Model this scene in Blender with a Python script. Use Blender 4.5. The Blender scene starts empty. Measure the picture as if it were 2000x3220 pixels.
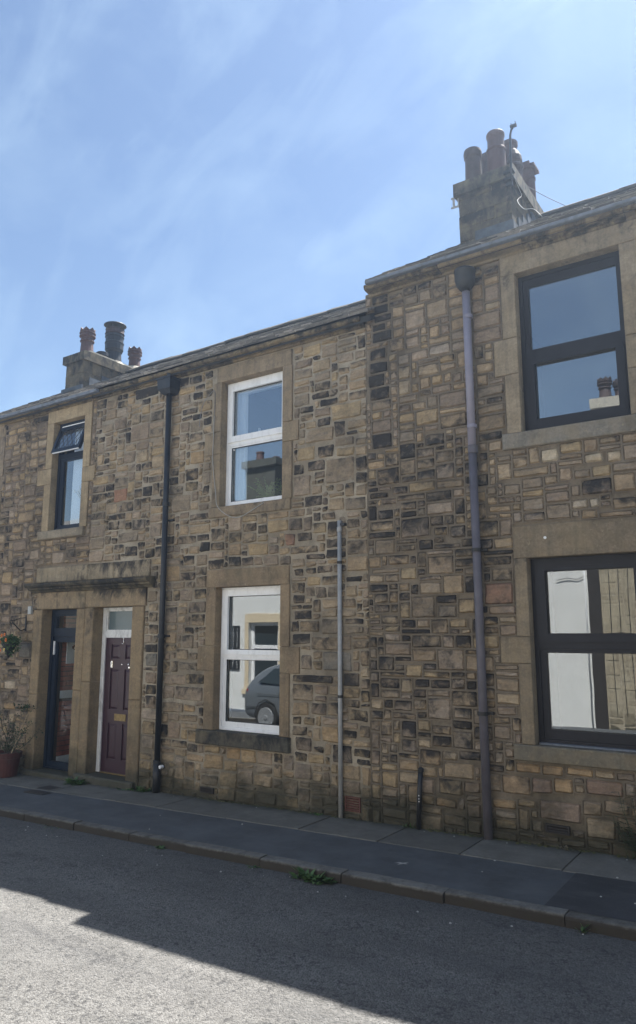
import bpy, math, random
from mathutils import Vector, Matrix
random.seed(7)
sc = bpy.context.scene
COL = sc.collection
rad = math.radians

# ------------------------------------------------------------------ camera, sky, sun, exposure
cd = bpy.data.cameras.new('camera'); cam = bpy.data.objects.new('camera', cd); COL.objects.link(cam)
cam.location = (0.0, -6.8, 1.9); cam.rotation_euler = (rad(99.65), 0, rad(34.0))
cd.sensor_fit = 'VERTICAL'; cd.sensor_height = 24.0; cd.lens = 24.0*2264/3220
cd.clip_start = 0.05; cd.clip_end = 2000
sc.camera = cam

SUN = Vector((0.63, 3.08, 5.93)).normalized()
SUN_EL = math.asin(SUN.z); SUN_AZ = math.atan2(SUN.x, SUN.y)
w = bpy.data.worlds.new('World'); sc.world = w; w.use_nodes = True
nt = w.node_tree; N = nt.nodes; L = nt.links
bg = N['Background']
sky = N.new('ShaderNodeTexSky'); sky.sky_type = 'NISHITA'; sky.sun_disc = False
sky.sun_elevation = SUN_EL; sky.sun_rotation = SUN_AZ
sky.altitude = 100; sky.air_density = 1.0; sky.dust_density = 0.15; sky.ozone_density = 0.35
tc = N.new('ShaderNodeTexCoord')
mp = N.new('ShaderNodeMapping'); mp.inputs['Scale'].default_value = (3.2, 3.2, 4.6); mp.inputs['Rotation'].default_value = (0.3, 0.5, 0.9)
mp2 = N.new('ShaderNodeMapping'); mp2.inputs['Scale'].default_value = (2.0, 8.0, 4.0); mp2.inputs['Rotation'].default_value = (0.2, 0.85, 0.6)
n1 = N.new('ShaderNodeTexNoise'); n1.inputs['Scale'].default_value = 1.7; n1.inputs['Detail'].default_value = 9; n1.inputs['Roughness'].default_value = 0.55; n1.inputs['Distortion'].default_value = 0.25
n2 = N.new('ShaderNodeTexNoise'); n2.inputs['Scale'].default_value = 1.9; n2.inputs['Detail'].default_value = 9; n2.inputs['Distortion'].default_value = 0.5
r1 = N.new('ShaderNodeMapRange'); r1.inputs['From Min'].default_value = 0.47; r1.inputs['From Max'].default_value = 0.85
r2 = N.new('ShaderNodeMapRange'); r2.inputs['From Min'].default_value = 0.50; r2.inputs['From Max'].default_value = 0.78
ad = N.new('ShaderNodeMath'); ad.operation = 'ADD'
mu = N.new('ShaderNodeMath'); mu.operation = 'MULTIPLY_ADD'; mu.inputs[1].default_value = 0.20; mu.inputs[2].default_value = 0.02; mu.use_clamp = True
mx = N.new('ShaderNodeMixRGB'); mx.inputs['Color2'].default_value = (5.0, 6.5, 7.6, 1)
for a, b in ((tc.outputs['Generated'], mp.inputs[0]), (tc.outputs['Generated'], mp2.inputs[0]), (mp.outputs[0], n1.inputs['Vector']), (mp2.outputs[0], n2.inputs['Vector']),
             (n1.outputs['Fac'], r1.inputs['Value']), (n2.outputs['Fac'], r2.inputs['Value']), (r1.outputs[0], ad.inputs[0]), (r2.outputs[0], ad.inputs[1]),
             (ad.outputs[0], mu.inputs[0]), (mu.outputs[0], mx.inputs['Fac']), (sky.outputs[0], mx.inputs['Color1']), (mx.outputs[0], bg.inputs['Color'])):
    L.new(a, b)
bg.inputs['Strength'].default_value = 0.05
sd = bpy.data.lights.new('sun', 'SUN'); sd.energy = 5.0; sd.angle = rad(0.55); sd.color = (1.0, 0.962, 0.905)
so = bpy.data.objects.new('sun', sd); COL.objects.link(so); so.rotation_euler = (-SUN).to_track_quat('-Z', 'Y').to_euler(); so.location = (0, 0, 30)
vs = sc.view_settings; vs.view_transform = 'Standard'; vs.look = 'None'; vs.exposure = 1.82; vs.gamma = 1.0; vs.use_curve_mapping = False
sc.render.engine = 'CYCLES'; sc.cycles.max_bounces = 8; sc.cycles.diffuse_bounces = 4; sc.cycles.glossy_bounces = 4; sc.cycles.transmission_bounces = 6; sc.cycles.transparent_max_bounces = 12
sc.cycles.sample_clamp_indirect = 6.0
sc.cycles.use_denoising = True

VEIL_DENSITY = 0.0042  # density of the added volume that stands in for lens glare
def zg(x): return 0.022*(x + 4.27)                     # the street climbs gently to the right
ROADZ = -0.075

# ------------------------------------------------------------------ helpers
def new_obj(name, data, parent=None):
    o = bpy.data.objects.new(name, data); COL.objects.link(o)
    if parent is not None: o.parent = parent
    return o
def world_of(p):
    v = Vector((0, 0, 0))
    while p is not None: v = v + p.location; p = p.parent
    return v
class MB:
    """collects vertices and faces in world coordinates and links them as ONE mesh object"""
    def __init__(s): s.v = []; s.f = []; s.mi = []; s.m = 0
    def add(s, vs_, fs_):
        k = len(s.v); s.v += [tuple(v) for v in vs_]; s.f += [tuple(i + k for i in f) for f in fs_]; s.mi += [s.m]*len(fs_); return s
    def box(s, x0, x1, y0, y1, z0, z1, ch=0.0):
        if ch <= 0:
            v = [(x, y, z) for z in (z0, z1) for y in (y0, y1) for x in (x0, x1)]
            return s.add(v, [(0, 2, 3, 1), (4, 5, 7, 6), (0, 1, 5, 4), (2, 6, 7, 3), (0, 4, 6, 2), (1, 3, 7, 5)])
        c = min(ch, (x1-x0)*.3, (y1-y0)*.3, (z1-z0)*.3)      # box with chamfered front edges (front is -y)
        v = [(x0, y1, z0), (x1, y1, z0), (x1, y1, z1), (x0, y1, z1), (x0, y0+c, z0), (x1, y0+c, z0), (x1, y0+c, z1), (x0, y0+c, z1),
             (x0+c, y0, z0+c), (x1-c, y0, z0+c), (x1-c, y0, z1-c), (x0+c, y0, z1-c)]
        return s.add(v, [(0, 3, 2, 1), (8, 9, 10, 11), (4, 5, 9, 8), (5, 6, 10, 9), (6, 7, 11, 10), (7, 4, 8, 11), (0, 1, 5, 4), (1, 2, 6, 5), (2, 3, 7, 6), (3, 0, 4, 7)])
    def ring(s, o, i, y0, y1):
        """rectangular frame: outer rect o and inner rect i as (x0,x1,z0,z1)"""
        def q(r, y): return [(r[0], y, r[2]), (r[1], y, r[2]), (r[1], y, r[3]), (r[0], y, r[3])]
        v = q(o, y0) + q(i, y0) + q(o, y1) + q(i, y1); f = []
        for k in range(4):
            n = (k+1) % 4
            f += [(k, n, 4+n, 4+k), (8+k, 12+k, 12+n, 8+n), (4+k, 4+n, 12+n, 12+k), (n, k, 8+k, 8+n)]
        return s.add(v, f)
    def lathe(s, c, prof, n=16, ax=(0, 0, 1), cap=True, jag=0):
        """prof: [(radius, height)] round the axis ax from c"""
        a = Vector(ax).normalized(); q = a.to_track_quat('Z', 'Y'); v = []; f = []; c = Vector(c)
        hm_ = max(h for _, h in prof)
        for j, (r, h) in enumerate(prof):
            for i in range(n):
                t = 2*math.pi*i/n
                hh = h + (jag*(1 if i % 2 else -1) if jag and abs(hm_-h) < 1e-6 else 0)
                v.append(c + q @ Vector((r*math.cos(t), r*math.sin(t), hh)))
        for j in range(len(prof)-1):
            for i in range(n):
                k = (i+1) % n; f.append((j*n+i, j*n+k, (j+1)*n+k, (j+1)*n+i))
        if cap: f += [tuple(range(n-1, -1, -1)), tuple(range((len(prof)-1)*n, len(prof)*n))]
        return s.add(v, f)
    def tube(s, pts, r, n=8):
        pts = [Vector(p) for p in pts]; v = []; f = []; m = len(pts)
        up = Vector((0.13, 0.21, 1)).normalized()
        for j, p in enumerate(pts):
            d = (pts[min(j+1, m-1)] - pts[max(j-1, 0)]).normalized()
            a = d.cross(up)
            if a.length < 1e-3: a = d.cross(Vector((1, 0, 0)))
            a.normalize(); b = d.cross(a); rr = r[j] if isinstance(r, (list, tuple)) else r
            for i in range(n):
                t = 2*math.pi*i/n; v.append(p + a*rr*math.cos(t) + b*rr*math.sin(t))
        for j in range(m-1):
            for i in range(n):
                k = (i+1) % n; f.append((j*n+i, j*n+k, (j+1)*n+k, (j+1)*n+i))
        f += [tuple(range(n-1, -1, -1)), tuple(range((m-1)*n, m*n))]
        return s.add(v, f)
    def prism(s, prof, x0, x1):
        """polygon prof [(y,z)] swept along x"""
        n = len(prof); v = [(x0, y, z) for y, z in prof] + [(x1, y, z) for y, z in prof]
        f = [(i, (i+1) % n, n+(i+1) % n, n+i) for i in range(n)] + [tuple(range(n-1, -1, -1)), tuple(range(n, 2*n))]
        return s.add(v, f)
    def build(s, name, mat, parent=None, smooth=False, attrs=None, recalc=True):
        me = bpy.data.meshes.new(name); me.from_pydata(s.v, [], s.f)
        for m in (mat if isinstance(mat, (list, tuple)) else [mat]): me.materials.append(m)
        if isinstance(mat, (list, tuple)): me.polygons.foreach_set('material_index', s.mi)
        if smooth: me.polygons.foreach_set('use_smooth', [True]*len(s.f))
        if attrs:
            for an, (ty, val) in attrs.items():
                at = me.attributes.new(an, ty, 'POINT')
                at.data.foreach_set('color' if ty == 'FLOAT_COLOR' else 'vector', val)
        me.update()
        if recalc:
            import bmesh
            b = bmesh.new(); b.from_mesh(me); bmesh.ops.recalc_face_normals(b, faces=b.faces); b.to_mesh(me); b.free()
        o = new_obj(name, me, parent)
        if parent is not None: o.location = -world_of(parent)
        return o
def tag(o, label=None, cat=None, group=None, kind=None):
    if label: o['label'] = label
    if cat: o['category'] = cat
    if group: o['group'] = group
    if kind: o['kind'] = kind
    return o
def thing(name, loc, label, cat, group=None):
    o = new_obj(name, None); o.location = loc; o.empty_display_size = .2
    return tag(o, label, cat, group)
def const_attr(n, c): return ('FLOAT_COLOR', list(c)*n)

# ------------------------------------------------------------------ materials
def mat_base(name):
    m = bpy.data.materials.new(name); m.use_nodes = True
    return m, m.node_tree, m.node_tree.nodes['Principled BSDF']
class G:
    """small node-graph builder"""
    def __init__(s, nt_): s.nt = nt_
    def n(s, t, **kw):
        x = s.nt.nodes.new(t)
        for k, v in kw.items(): setattr(x, k, v)
        return x
    def set(s, sock, v):
        if hasattr(v, 'default_value') or isinstance(v, bpy.types.NodeSocket): s.nt.links.new(v, sock)
        else: sock.default_value = v
    def math(s, op, a, b=0.0, c=0.0, clamp=False):
        x = s.n('ShaderNodeMath', operation=op, use_clamp=clamp)
        s.set(x.inputs[0], a); s.set(x.inputs[1], b); s.set(x.inputs[2], c); return x.outputs[0]
    def noise(s, vec, scale, detail=4, rough=0.5, dist=0.0):
        x = s.n('ShaderNodeTexNoise'); s.set(x.inputs['Vector'], vec); x.inputs['Scale'].default_value = scale
        x.inputs['Detail'].default_value = detail; x.inputs['Roughness'].default_value = rough; x.inputs['Distortion'].default_value = dist
        return x.outputs['Fac']
    def voro(s, vec, scale, feature='F1', out='Distance'):
        x = s.n('ShaderNodeTexVoronoi', feature=feature); s.set(x.inputs['Vector'], vec); x.inputs['Scale'].default_value = scale; return x.outputs[out]
    def rng(s, v, a, b, c=0.0, d=1.0, smooth=False):
        x = s.n('ShaderNodeMapRange')
        if smooth: x.interpolation_type = 'SMOOTHSTEP'
        for k, q in zip(('Value', 'From Min', 'From Max', 'To Min', 'To Max'), (v, a, b, c, d)): s.set(x.inputs[k], q)
        return x.outputs[0]
    def mix(s, f, a, b, mode='MIX'):
        x = s.n('ShaderNodeMixRGB', blend_type=mode); s.set(x.inputs['Fac'], f)
        s.set(x.inputs['Color1'], a if not isinstance(a, tuple) else (*a[:3], 1)); s.set(x.inputs['Color2'], b if not isinstance(b, tuple) else (*b[:3], 1)); return x.outputs[0]
    def pos(s, scale=(1, 1, 1)):
        g = s.n('ShaderNodeNewGeometry'); m = s.n('ShaderNodeMapping'); m.inputs['Scale'].default_value = scale
        s.nt.links.new(g.outputs['Position'], m.inputs[0]); return m.outputs[0]
    def xyz(s, v):
        x = s.n('ShaderNodeSeparateXYZ'); s.nt.links.new(v, x.inputs[0]); return x.outputs
    def attr(s, name):
        x = s.n('ShaderNodeAttribute'); x.attribute_name = name; return x.outputs
    def bump(s, h, strength, dist, bsdf, normal=None):
        x = s.n('ShaderNodeBump'); x.inputs['Strength'].default_value = strength; x.inputs['Distance'].default_value = dist
        s.nt.links.new(h, x.inputs['Height'])
        if normal is not None: s.nt.links.new(normal, x.inputs['Normal'])
        if bsdf is not None: s.nt.links.new(x.outputs[0], bsdf.inputs['Normal'])
        return x.outputs[0]
    def height_above_street(s):
        g = s.n('ShaderNodeNewGeometry'); o = s.xyz(g.outputs['Position'])
        return s.math('SUBTRACT', o[2], s.math('MULTIPLY_ADD', o[0], 0.022, 0.094))

def m_plain(name, col, rough=0.6, var=0.15, scale=8, metal=0.0, bump=0.0, bscale=60, spec=0.5, dirt=0.0):
    m, t, b = mat_base(name); g = G(t); p = g.pos()
    f = g.rng(g.noise(p, scale, 5, .6), .25, .75, 1-var, 1+var)
    c = g.mix(1.0, (*col, 1), (1, 1, 1), 'MULTIPLY')
    x = g.n('ShaderNodeVectorMath', operation='SCALE'); x.inputs[0].default_value = col; t.links.new(f, x.inputs['Scale'])
    outc = x.outputs[0]
    if dirt > 0:
        d = g.rng(g.noise(g.pos((1, 1, .35)), 11, 6, .65), .5, .72)
        outc = g.mix(g.math('MULTIPLY', d, dirt), outc, (.10, .095, .08))
    t.links.new(outc, b.inputs['Base Color'])
    b.inputs['Roughness'].default_value = rough; b.inputs['Metallic'].default_value = metal; b.inputs['Specular IOR Level'].default_value = spec
    if bump > 0: g.bump(g.noise(p, bscale, 4, .6), bump, 0.004, b)
    return m

def m_stone(name, ashlar=False):
    m, t, b = mat_base(name); g = G(t)
    ti = g.attr('tint'); sv = g.xyz(g.attr('sv')['Vector'])
    p = g.pos()
    off = g.n('ShaderNodeVectorMath', operation='ADD'); t.links.new(p, off.inputs[0])
    cb = g.n('ShaderNodeCombineXYZ'); t.links.new(g.math('MULTIPLY', sv[2], 37.0), cb.inputs[0]); t.links.new(g.math('MULTIPLY', sv[2], 11.0), cb.inputs[2])
    t.links.new(cb.outputs[0], off.inputs[1]); q = off.outputs[0]
    big = g.noise(q, 5.0, 5, .6); fine = g.noise(q, 42.0, 6, .7)
    st = g.n('ShaderNodeMapping'); st.inputs['Scale'].default_value = (5, 5, 34) if not ashlar else (3, 3, 9); t.links.new(q, st.inputs[0])
    strata = g.noise(st.outputs[0], 1.0, 5, .6, .6)
    k = g.math('MULTIPLY', g.rng(fine, .25, .75, .72, 1.28), g.rng(strata, .25, .75, .80, 1.2))
    sc_ = g.n('ShaderNodeVectorMath', operation='SCALE'); t.links.new(ti['Color'], sc_.inputs[0]); t.links.new(k, sc_.inputs['Scale'])
    c = g.mix(g.rng(big, .45, .7, 0, .40), sc_.outputs[0], (.275, .205, .118))
    c = g.mix(g.rng(g.noise(q, 8.0, 3, .5, .3), .55, .75, 0, .4), c, (.165, .145, .115))
    # weathered crust: dark, ragged, its amount set stone by stone
    n = g.math('ADD', g.math('MULTIPLY', g.noise(q, 8.5, 8, .62, .8), .62), g.math('MULTIPLY', g.noise(p, 4.5, 7, .62, .5), .42)) if not ashlar else g.noise(g.pos((7, 7, 4.0)), 1.0, 9, .68, .5)
    lift = g.math('MULTIPLY', g.math('SUBTRACT', sv[1], .5), g.math('MULTIPLY_ADD', sv[2], .30, -.06))
    thr = g.math('MULTIPLY_ADD', ti['Alpha'], -.39 if not ashlar else -.42, .765 if not ashlar else .78)
    d = g.math('SUBTRACT', g.math('ADD', n, lift), thr)
    soot = g.rng(d, -.05, .10, 0, .96)
    halo = g.rng(d, -.20, .02, 0, .48)
    c = g.mix(halo, c, (.100, .085, .066))
    c = g.mix(g.math('MULTIPLY', soot, .93), c, (.022, .023, .027))
    # broad weather stains that run across stones and joints alike
    ws = g.rng(g.math('ADD', g.noise(g.pos((1, 1, .75)), 1.25, 7, .68, .4), g.math('MULTIPLY', g.noise(p, 7, 6, .65), .22)), .60, .82, 0, .50)
    c = g.mix(ws, c, (.062, .055, .047))
    # pale flakes where the face has spalled
    fl = g.rng(g.noise(q, 17.0, 6, .6, .4), .62, .70, 0, .45)
    c = g.mix(g.math('MULTIPLY', fl, g.math('SUBTRACT', 1.0, soot)), c, (.42, .345, .225))
    # damp, algae-dark band above the pavement
    h = g.height_above_street()
    dm = g.rng(g.math('ADD', h, g.math('MULTIPLY_ADD', g.noise(p, 2.6, 6, .65), -1.0, .5)), .02, .50, .93, 0, True)
    c = g.mix(dm, c, (.055, .052, .036))
    t.links.new(c, b.inputs['Base Color']); b.inputs['Roughness'].default_value = .93; b.inputs['Specular IOR Level'].default_value = .25
    hgt = g.math('ADD', g.math('MULTIPLY', g.noise(q, 20.0, 6, .65, .3), 1.0), g.math('MULTIPLY', strata, .5))
    if ashlar:
        rn = g.rng(g.noise(g.pos((16, 16, 1.1)), 1.0, 6, .62, .2), .50, .70, 0, .34); c = g.mix(rn, c, (.095, .083, .066))
        c = g.mix(g.rng(g.noise(p, 2.2, 6, .65), .50, .66, 0, .35), c, (.30, .24, .15))
        t.links.new(c, b.inputs['Base Color'])
    if ashlar: g.bump(g.noise(q, 48, 6, .7), .7, .006, b)
    else: g.bump(g.math('ADD', hgt, g.math('MULTIPLY', soot, -.12)), .85, .020, b)
    return m

def m_mortar(name, col):
    m, t, b = mat_base(name); g = G(t); p = g.pos()
    k = g.math('MULTIPLY', g.rng(g.noise(p, 55, 5, .7), .25, .75, .78, 1.2), g.rng(g.noise(p, 3.0, 5, .6), .3, .7, .72, 1.15))
    x = g.n('ShaderNodeVectorMath', operation='SCALE'); x.inputs[0].default_value = col; t.links.new(k, x.inputs['Scale'])
    c = g.mix(g.rng(g.noise(p, 1.3, 5, .6, .3), .42, .62, 0, .75), x.outputs[0], (.215, .175, .125))
    c = g.mix(g.rng(g.noise(p, 6.5, 7, .7, .4), .52, .66, 0, .55), c, (.10, .088, .07))
    ws = g.rng(g.math('ADD', g.noise(g.pos((1, 1, .75)), 1.25, 7, .68, .4), g.math('MULTIPLY', g.noise(p, 7, 6, .65), .22)), .60, .82, 0, .50)
    c = g.mix(ws, c, (.062, .055, .047))
    h = g.height_above_street()
    dm = g.rng(g.math('ADD', h, g.math('MULTIPLY_ADD', g.noise(p, 2.6, 6, .65), -1.0, .5)), .02, .50, .93, 0, True)
    c = g.mix(dm, c, (.05, .048, .034))
    t.links.new(c, b.inputs['Base Color']); b.inputs['Roughness'].default_value = .95; b.inputs['Specular IOR Level'].default_value = .2
    g.bump(g.noise(p, 60, 5, .7), .6, .005, b)
    return m

def m_slate():
    m, t, b = mat_base('roof_slate'); g = G(t); p = g.pos()
    oi = g.n('ShaderNodeObjectInfo')
    c = g.mix(oi.outputs['Random'], (.045, .045, .047), (.25, .23, .205))
    c = g.mix(g.rng(g.noise(p, 14, 6, .65), .45, .7, 0, .6), c, (.05, .05, .048))
    c = g.mix(g.rng(g.noise(p, 9, 6, .7, .3), .60, .70, 0, .7), c, (.36, .33, .22))
    t.links.new(c, b.inputs['Base Color']); b.inputs['Roughness'].default_value = .75
    g.bump(g.noise(p, 35, 5, .6), .5, .006, b)
    return m

def m_glass(name, k=3.2, wav=.0035, tint=(.93, .96, .97)):
    m, t, b = mat_base(name); g = G(t); t.nodes.remove(b); out = t.nodes['Material Output']
    tr = g.n('ShaderNodeBsdfTransparent'); tr.inputs[0].default_value = (*tint, 1)
    gl = g.n('ShaderNodeBsdfGlossy'); gl.inputs['Roughness'].default_value = 0.0; gl.inputs['Color'].default_value = (.96, .98, 1, 1)
    ge = g.n('ShaderNodeNewGeometry'); dp = g.n('ShaderNodeVectorMath', operation='DOT_PRODUCT'); t.links.new(ge.outputs['Incoming'], dp.inputs[0]); t.links.new(ge.outputs['Normal'], dp.inputs[1])
    c1 = g.math('SUBTRACT', 1.0, g.math('ABSOLUTE', dp.outputs['Value']), clamp=True)
    bm = g.n('ShaderNodeBump'); bm.inputs['Strength'].default_value = wav; bm.inputs['Distance'].default_value = .2
    t.links.new(g.noise(g.pos(), 1.7, 1, .4), bm.inputs['Height']); t.links.new(bm.outputs[0], gl.inputs['Normal'])
    f = g.math('MULTIPLY', g.math('MULTIPLY_ADD', g.math('POWER', c1, 5.0), .96, .04), k, clamp=True)
    ms = g.n('ShaderNodeMixShader'); t.links.new(f, ms.inputs[0]); t.links.new(tr.outputs[0], ms.inputs[1]); t.links.new(gl.outputs[0], ms.inputs[2]); t.links.new(ms.outputs[0], out.inputs[0])
    return m

def m_road():
    m, t, b = mat_base('worn_asphalt'); g = G(t); p = g.pos()
    v = g.n('ShaderNodeTexVoronoi'); v.inputs['Scale'].default_value = 95; t.links.new(p, v.inputs['Vector'])
    cs = g.n('ShaderNodeSeparateColor'); t.links.new(v.outputs['Color'], cs.inputs[0])
    chip = g.rng(cs.outputs[0], 0, 1, .69, 1.31)
    v2 = g.n('ShaderNodeTexVoronoi'); v2.inputs['Scale'].default_value = 27; t.links.new(p, v2.inputs['Vector'])
    cs2 = g.n('ShaderNodeSeparateColor'); t.links.new(v2.outputs['Color'], cs2.inputs[0])
    big = g.rng(g.noise(g.pos((.7, 1.6, 1)), 1.5, 5, .6), .3, .7, .84, 1.14)
    k = g.math('MULTIPLY', g.math('MULTIPLY', chip, big), g.rng(g.noise(p, 17, 6, .7), .25, .75, .82, 1.17))
    x = g.n('ShaderNodeVectorMath', operation='SCALE'); x.inputs[0].default_value = (.130, .127, .121); t.links.new(k, x.inputs['Scale'])
    pit = g.rng(g.math('ADD', g.math('ADD', g.noise(p, 38, 4, .65), g.math('MULTIPLY', cs2.outputs[1], .12)), g.math('MULTIPLY_ADD', g.noise(g.pos((1, 1.6, 1)), 2.4, 4, .6), .34, -.17)), .60, .72, 0, .62)      # open gaps between the chippings
    c = g.mix(pit, x.outputs[0], (.022, .023, .026))
    c = g.mix(g.rng(cs.outputs[1], .965, .975, 0, .15), c, (.30, .29, .27))
    c = g.mix(g.rng(g.noise(g.pos((.16, 1.5, 1)), 1.6, 5, .6), .50, .68, 0, .34), c, (.07, .07, .072))
    # darker towards the kerb, then scattered dark patches
    y = g.xyz(p)[1]
    ga = g.rng(g.math('ADD', y, g.math('MULTIPLY', g.noise(p, 1.3, 5, .6), .9)), -1.95, -1.15, 0, .40)
    c = g.mix(ga, c, (.06, .06, .06))
    c = g.mix(g.rng(g.noise(g.pos((.5, 1.7, 1)), 2.1, 6, .65, .4), .60, .68, 0, .42), c, (.045, .045, .047))
    t.links.new(c, b.inputs['Base Color']); b.inputs['Roughness'].default_value = .88; b.inputs['Specular IOR Level'].default_value = .35
    hh = g.math('ADD', g.math('MULTIPLY', v.outputs['Distance'], -1.3), g.math('ADD', g.math('MULTIPLY', g.noise(p, 30, 5, .7), 1.3), g.math('MULTIPLY', pit, -.5)))
    g.bump(hh, .8, .009, b)
    return m

def m_tarmac(name, col, spots=.35):
    m, t, b = mat_base(name); g = G(t); p = g.pos()
    k = g.math('MULTIPLY', g.rng(g.noise(p, 140, 4, .7), .25, .75, .7, 1.3), g.rng(g.noise(p, 2.2, 7, .7), .3, .7, .66, 1.3))
    x = g.n('ShaderNodeVectorMath', operation='SCALE'); x.inputs[0].default_value = col; t.links.new(k, x.inputs['Scale'])
    c = g.mix(g.rng(g.noise(g.pos((.6, 2.2, 1)), 3, 6, .7), .52, .75, 0, .4), x.outputs[0], (.125, .125, .12))
    c = g.mix(g.rng(g.noise(p, 31, 2, .5), .755, .78, 0, spots), c, (.45, .44, .42))
    t.links.new(c, b.inputs['Base Color']); b.inputs['Roughness'].default_value = .85
    g.bump(g.noise(p, 160, 4, .7), .5, .004, b)
    return m

def m_flag(name, col, moss=.35):
    m, t, b = mat_base(name); g = G(t); p = g.pos(); oi = g.n('ShaderNodeObjectInfo')
    k = g.math('MULTIPLY', g.rng(g.noise(p, 60, 5, .7), .25, .75, .8, 1.2), g.math('MULTIPLY', g.rng(g.noise(p, 4.5, 6, .65), .3, .7, .75, 1.2), g.rng(oi.outputs['Random'], 0, 1, .86, 1.14)))
    x = g.n('ShaderNodeVectorMath', operation='SCALE'); x.inputs[0].default_value = col; t.links.new(k, x.inputs['Scale'])
    c = g.mix(g.rng(g.noise(p, 7, 7, .7), .55, .7, 0, moss), x.outputs[0], (.05, .055, .03))
    y = g.xyz(p)[1]
    c = g.mix(g.rng(g.math('ADD', y, g.math('MULTIPLY', g.noise(p, 5, 6, .7), .35)), -.02, .16, 0, .85), c, (.042, .042, .026))
    t.links.new(c, b.inputs['Base Color']); b.inputs['Roughness'].default_value = .88
    g.bump(g.noise(p, 30, 5, .65), .45, .006, b)
    return m

def m_kerb():
    m, t, b = mat_base('kerb_stone'); g = G(t); p = g.pos(); oi = g.n('ShaderNodeObjectInfo')
    k = g.math('MULTIPLY', g.rng(g.noise(p, 70, 5, .7), .25, .75, .75, 1.25), g.rng(oi.outputs['Random'], 0, 1, .85, 1.15))
    x = g.n('ShaderNodeVectorMath', operation='SCALE'); x.inputs[0].default_value = (.15, .145, .13); t.links.new(k, x.inputs['Scale'])
    h = g.math('ADD', g.height_above_street(), g.math('MULTIPLY', g.noise(p, 14, 6, .7), .05))
    c = g.mix(g.rng(h, .010, .030, .95, 0), x.outputs[0], (.036, .030, .024))
    c = g.mix(g.rng(g.noise(p, 16, 6, .7), .58, .7, 0, .5), c, (.045, .05, .025))
    t.links.new(c, b.inputs['Base Color']); b.inputs['Roughness'].default_value = .9
    g.bump(g.noise(p, 40, 5, .65), .6, .008, b)
    return m

def m_leaf(name, c1, c2, trans=.25):
    m, t, b = mat_base(name); g = G(t); p = g.pos()
    c = g.mix(g.rng(g.noise(p, 30, 3, .5), .3, .7), c1, c2)
    t.links.new(c, b.inputs['Base Color']); b.inputs['Roughness'].default_value = .5
    b.inputs['Transmission Weight'].default_value = 0; b.inputs['Subsurface Weight'].default_value = trans*.2; b.inputs['Subsurface Radius'].default_value = (.01, .02, .005)
    return m

M = {}
M['stone'] = m_stone('gritstone'); M['ashlar'] = m_stone('dressed_gritstone', True)
M['mort_l'] = m_mortar('pointing_pinkish_buff', (.27, .215, .165)); M['mort_m'] = m_mortar('pointing_cream', (.40, .345, .265)); M['mort_r'] = m_mortar('pointing_grey_brown', (.245, .205, .158))
M['slate'] = m_slate()
M['underlay'] = m_plain('roof_underlay', (.03, .03, .03), .9)
M['glass'] = m_glass('window_glass'); M['frosted'] = m_plain('frosted_glass', (.13, .17, .18), .18, .12, 2)
M['upvc'] = m_plain('white_frame_plastic', (.86, .86, .86), .35, .05, 6, dirt=.22)
M['white_paint'] = m_plain('flaking_white_paint', (.74, .73, .71), .55, .10, 25, dirt=.6, bump=.3)
M['dark_frame'] = m_plain('dark_bronze_frame', (.020, .020, .026), .5, .15, 5, spec=.25)
M['blue_frame'] = m_plain('dark_blue_grey_frame', (.009, .017, .034), .45, .15, 5, spec=.3)
M['maroon'] = m_plain('maroon_door_paint', (.042, .015, .026), .38, .12, 6)
M['chrome'] = m_plain('bright_metal', (.8, .8, .8), .22, .05, 6, metal=1.0)
M['brass'] = m_plain('dull_brass', (.26, .19, .09), .42, .2, 30, metal=.7)
M['iron'] = m_plain('black_iron', (.018, .018, .020), .5, .2, 20)
M['black_pipe'] = m_plain('black_pipe_paint', (.012, .015, .022), .5, .3, 9, dirt=.35)
M['lav_up'] = m_plain('lavender_pipe_paint', (.26, .245, .305), .45, .10, 9, dirt=.15); M['lav_lo'] = m_plain('faded_mauve_pipe_paint', (.115, .106, .126), .6, .22, 7, dirt=.5)
M['galv'] = m_plain('grey_conduit', (.36, .36, .355), .5, .15, 18, dirt=.3)
M['gutter'] = m_plain('blue_grey_gutter', (.17, .19, .225), .7, .25, 14, dirt=.5, spec=.25)
M['lead'] = m_plain('lead_flashing', (.095, .110, .13), .8, .35, 8, dirt=.4, spec=.2)
M['terra'] = m_plain('terracotta_pot', (.085, .047, .044), .7, .2, 14, bump=.3, dirt=.3)
M['terra_dark'] = m_plain('sooty_pot', (.055, .036, .034), .75, .3, 10, bump=.3, dirt=.4)
M['black_pot'] = m_plain('black_flue_paint', (.02, .02, .022), .5, .2, 10)
M['planter'] = m_plain('red_clay_planter', (.085, .024, .020), .6, .15, 12, bump=.2, dirt=.25)
M['soil'] = m_plain('potting_soil', (.03, .022, .016), .95, .3, 40, bump=.6)
M['cement'] = m_plain('cement_flaunching', (.33, .31, .26), .9, .2, 12, bump=.4, dirt=.4)
M['redvent'] = m_plain('clay_air_brick', (.125, .048, .036), .75, .2, 20, bump=.3)
M['darkvent'] = m_plain('dark_cast_grille', (.035, .03, .028), .7, .2, 20)
M['road'] = m_road(); M['tarmac'] = m_tarmac('pavement_tarmac', (.074, .080, .087), .15); M['tarmac_new'] = m_tarmac('fresh_tarmac_patch', (.040, .042, .047), .25)
M['flag'] = m_flag('flagstone', (.132, .126, .110)); M['step'] = m_flag('worn_step', (.10, .092, .072), .5); M['kerb'] = m_kerb()
M['earth'] = m_plain('ground_soil', (.09, .085, .06), .95, .3, 1)
M['room'] = m_plain('dim_room_plaster', (.055, .058, .064), .9, .1, 2); M['room_floor'] = m_plain('dim_room_floor', (.10, .05, .04), .8, .2, 3)
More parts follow.
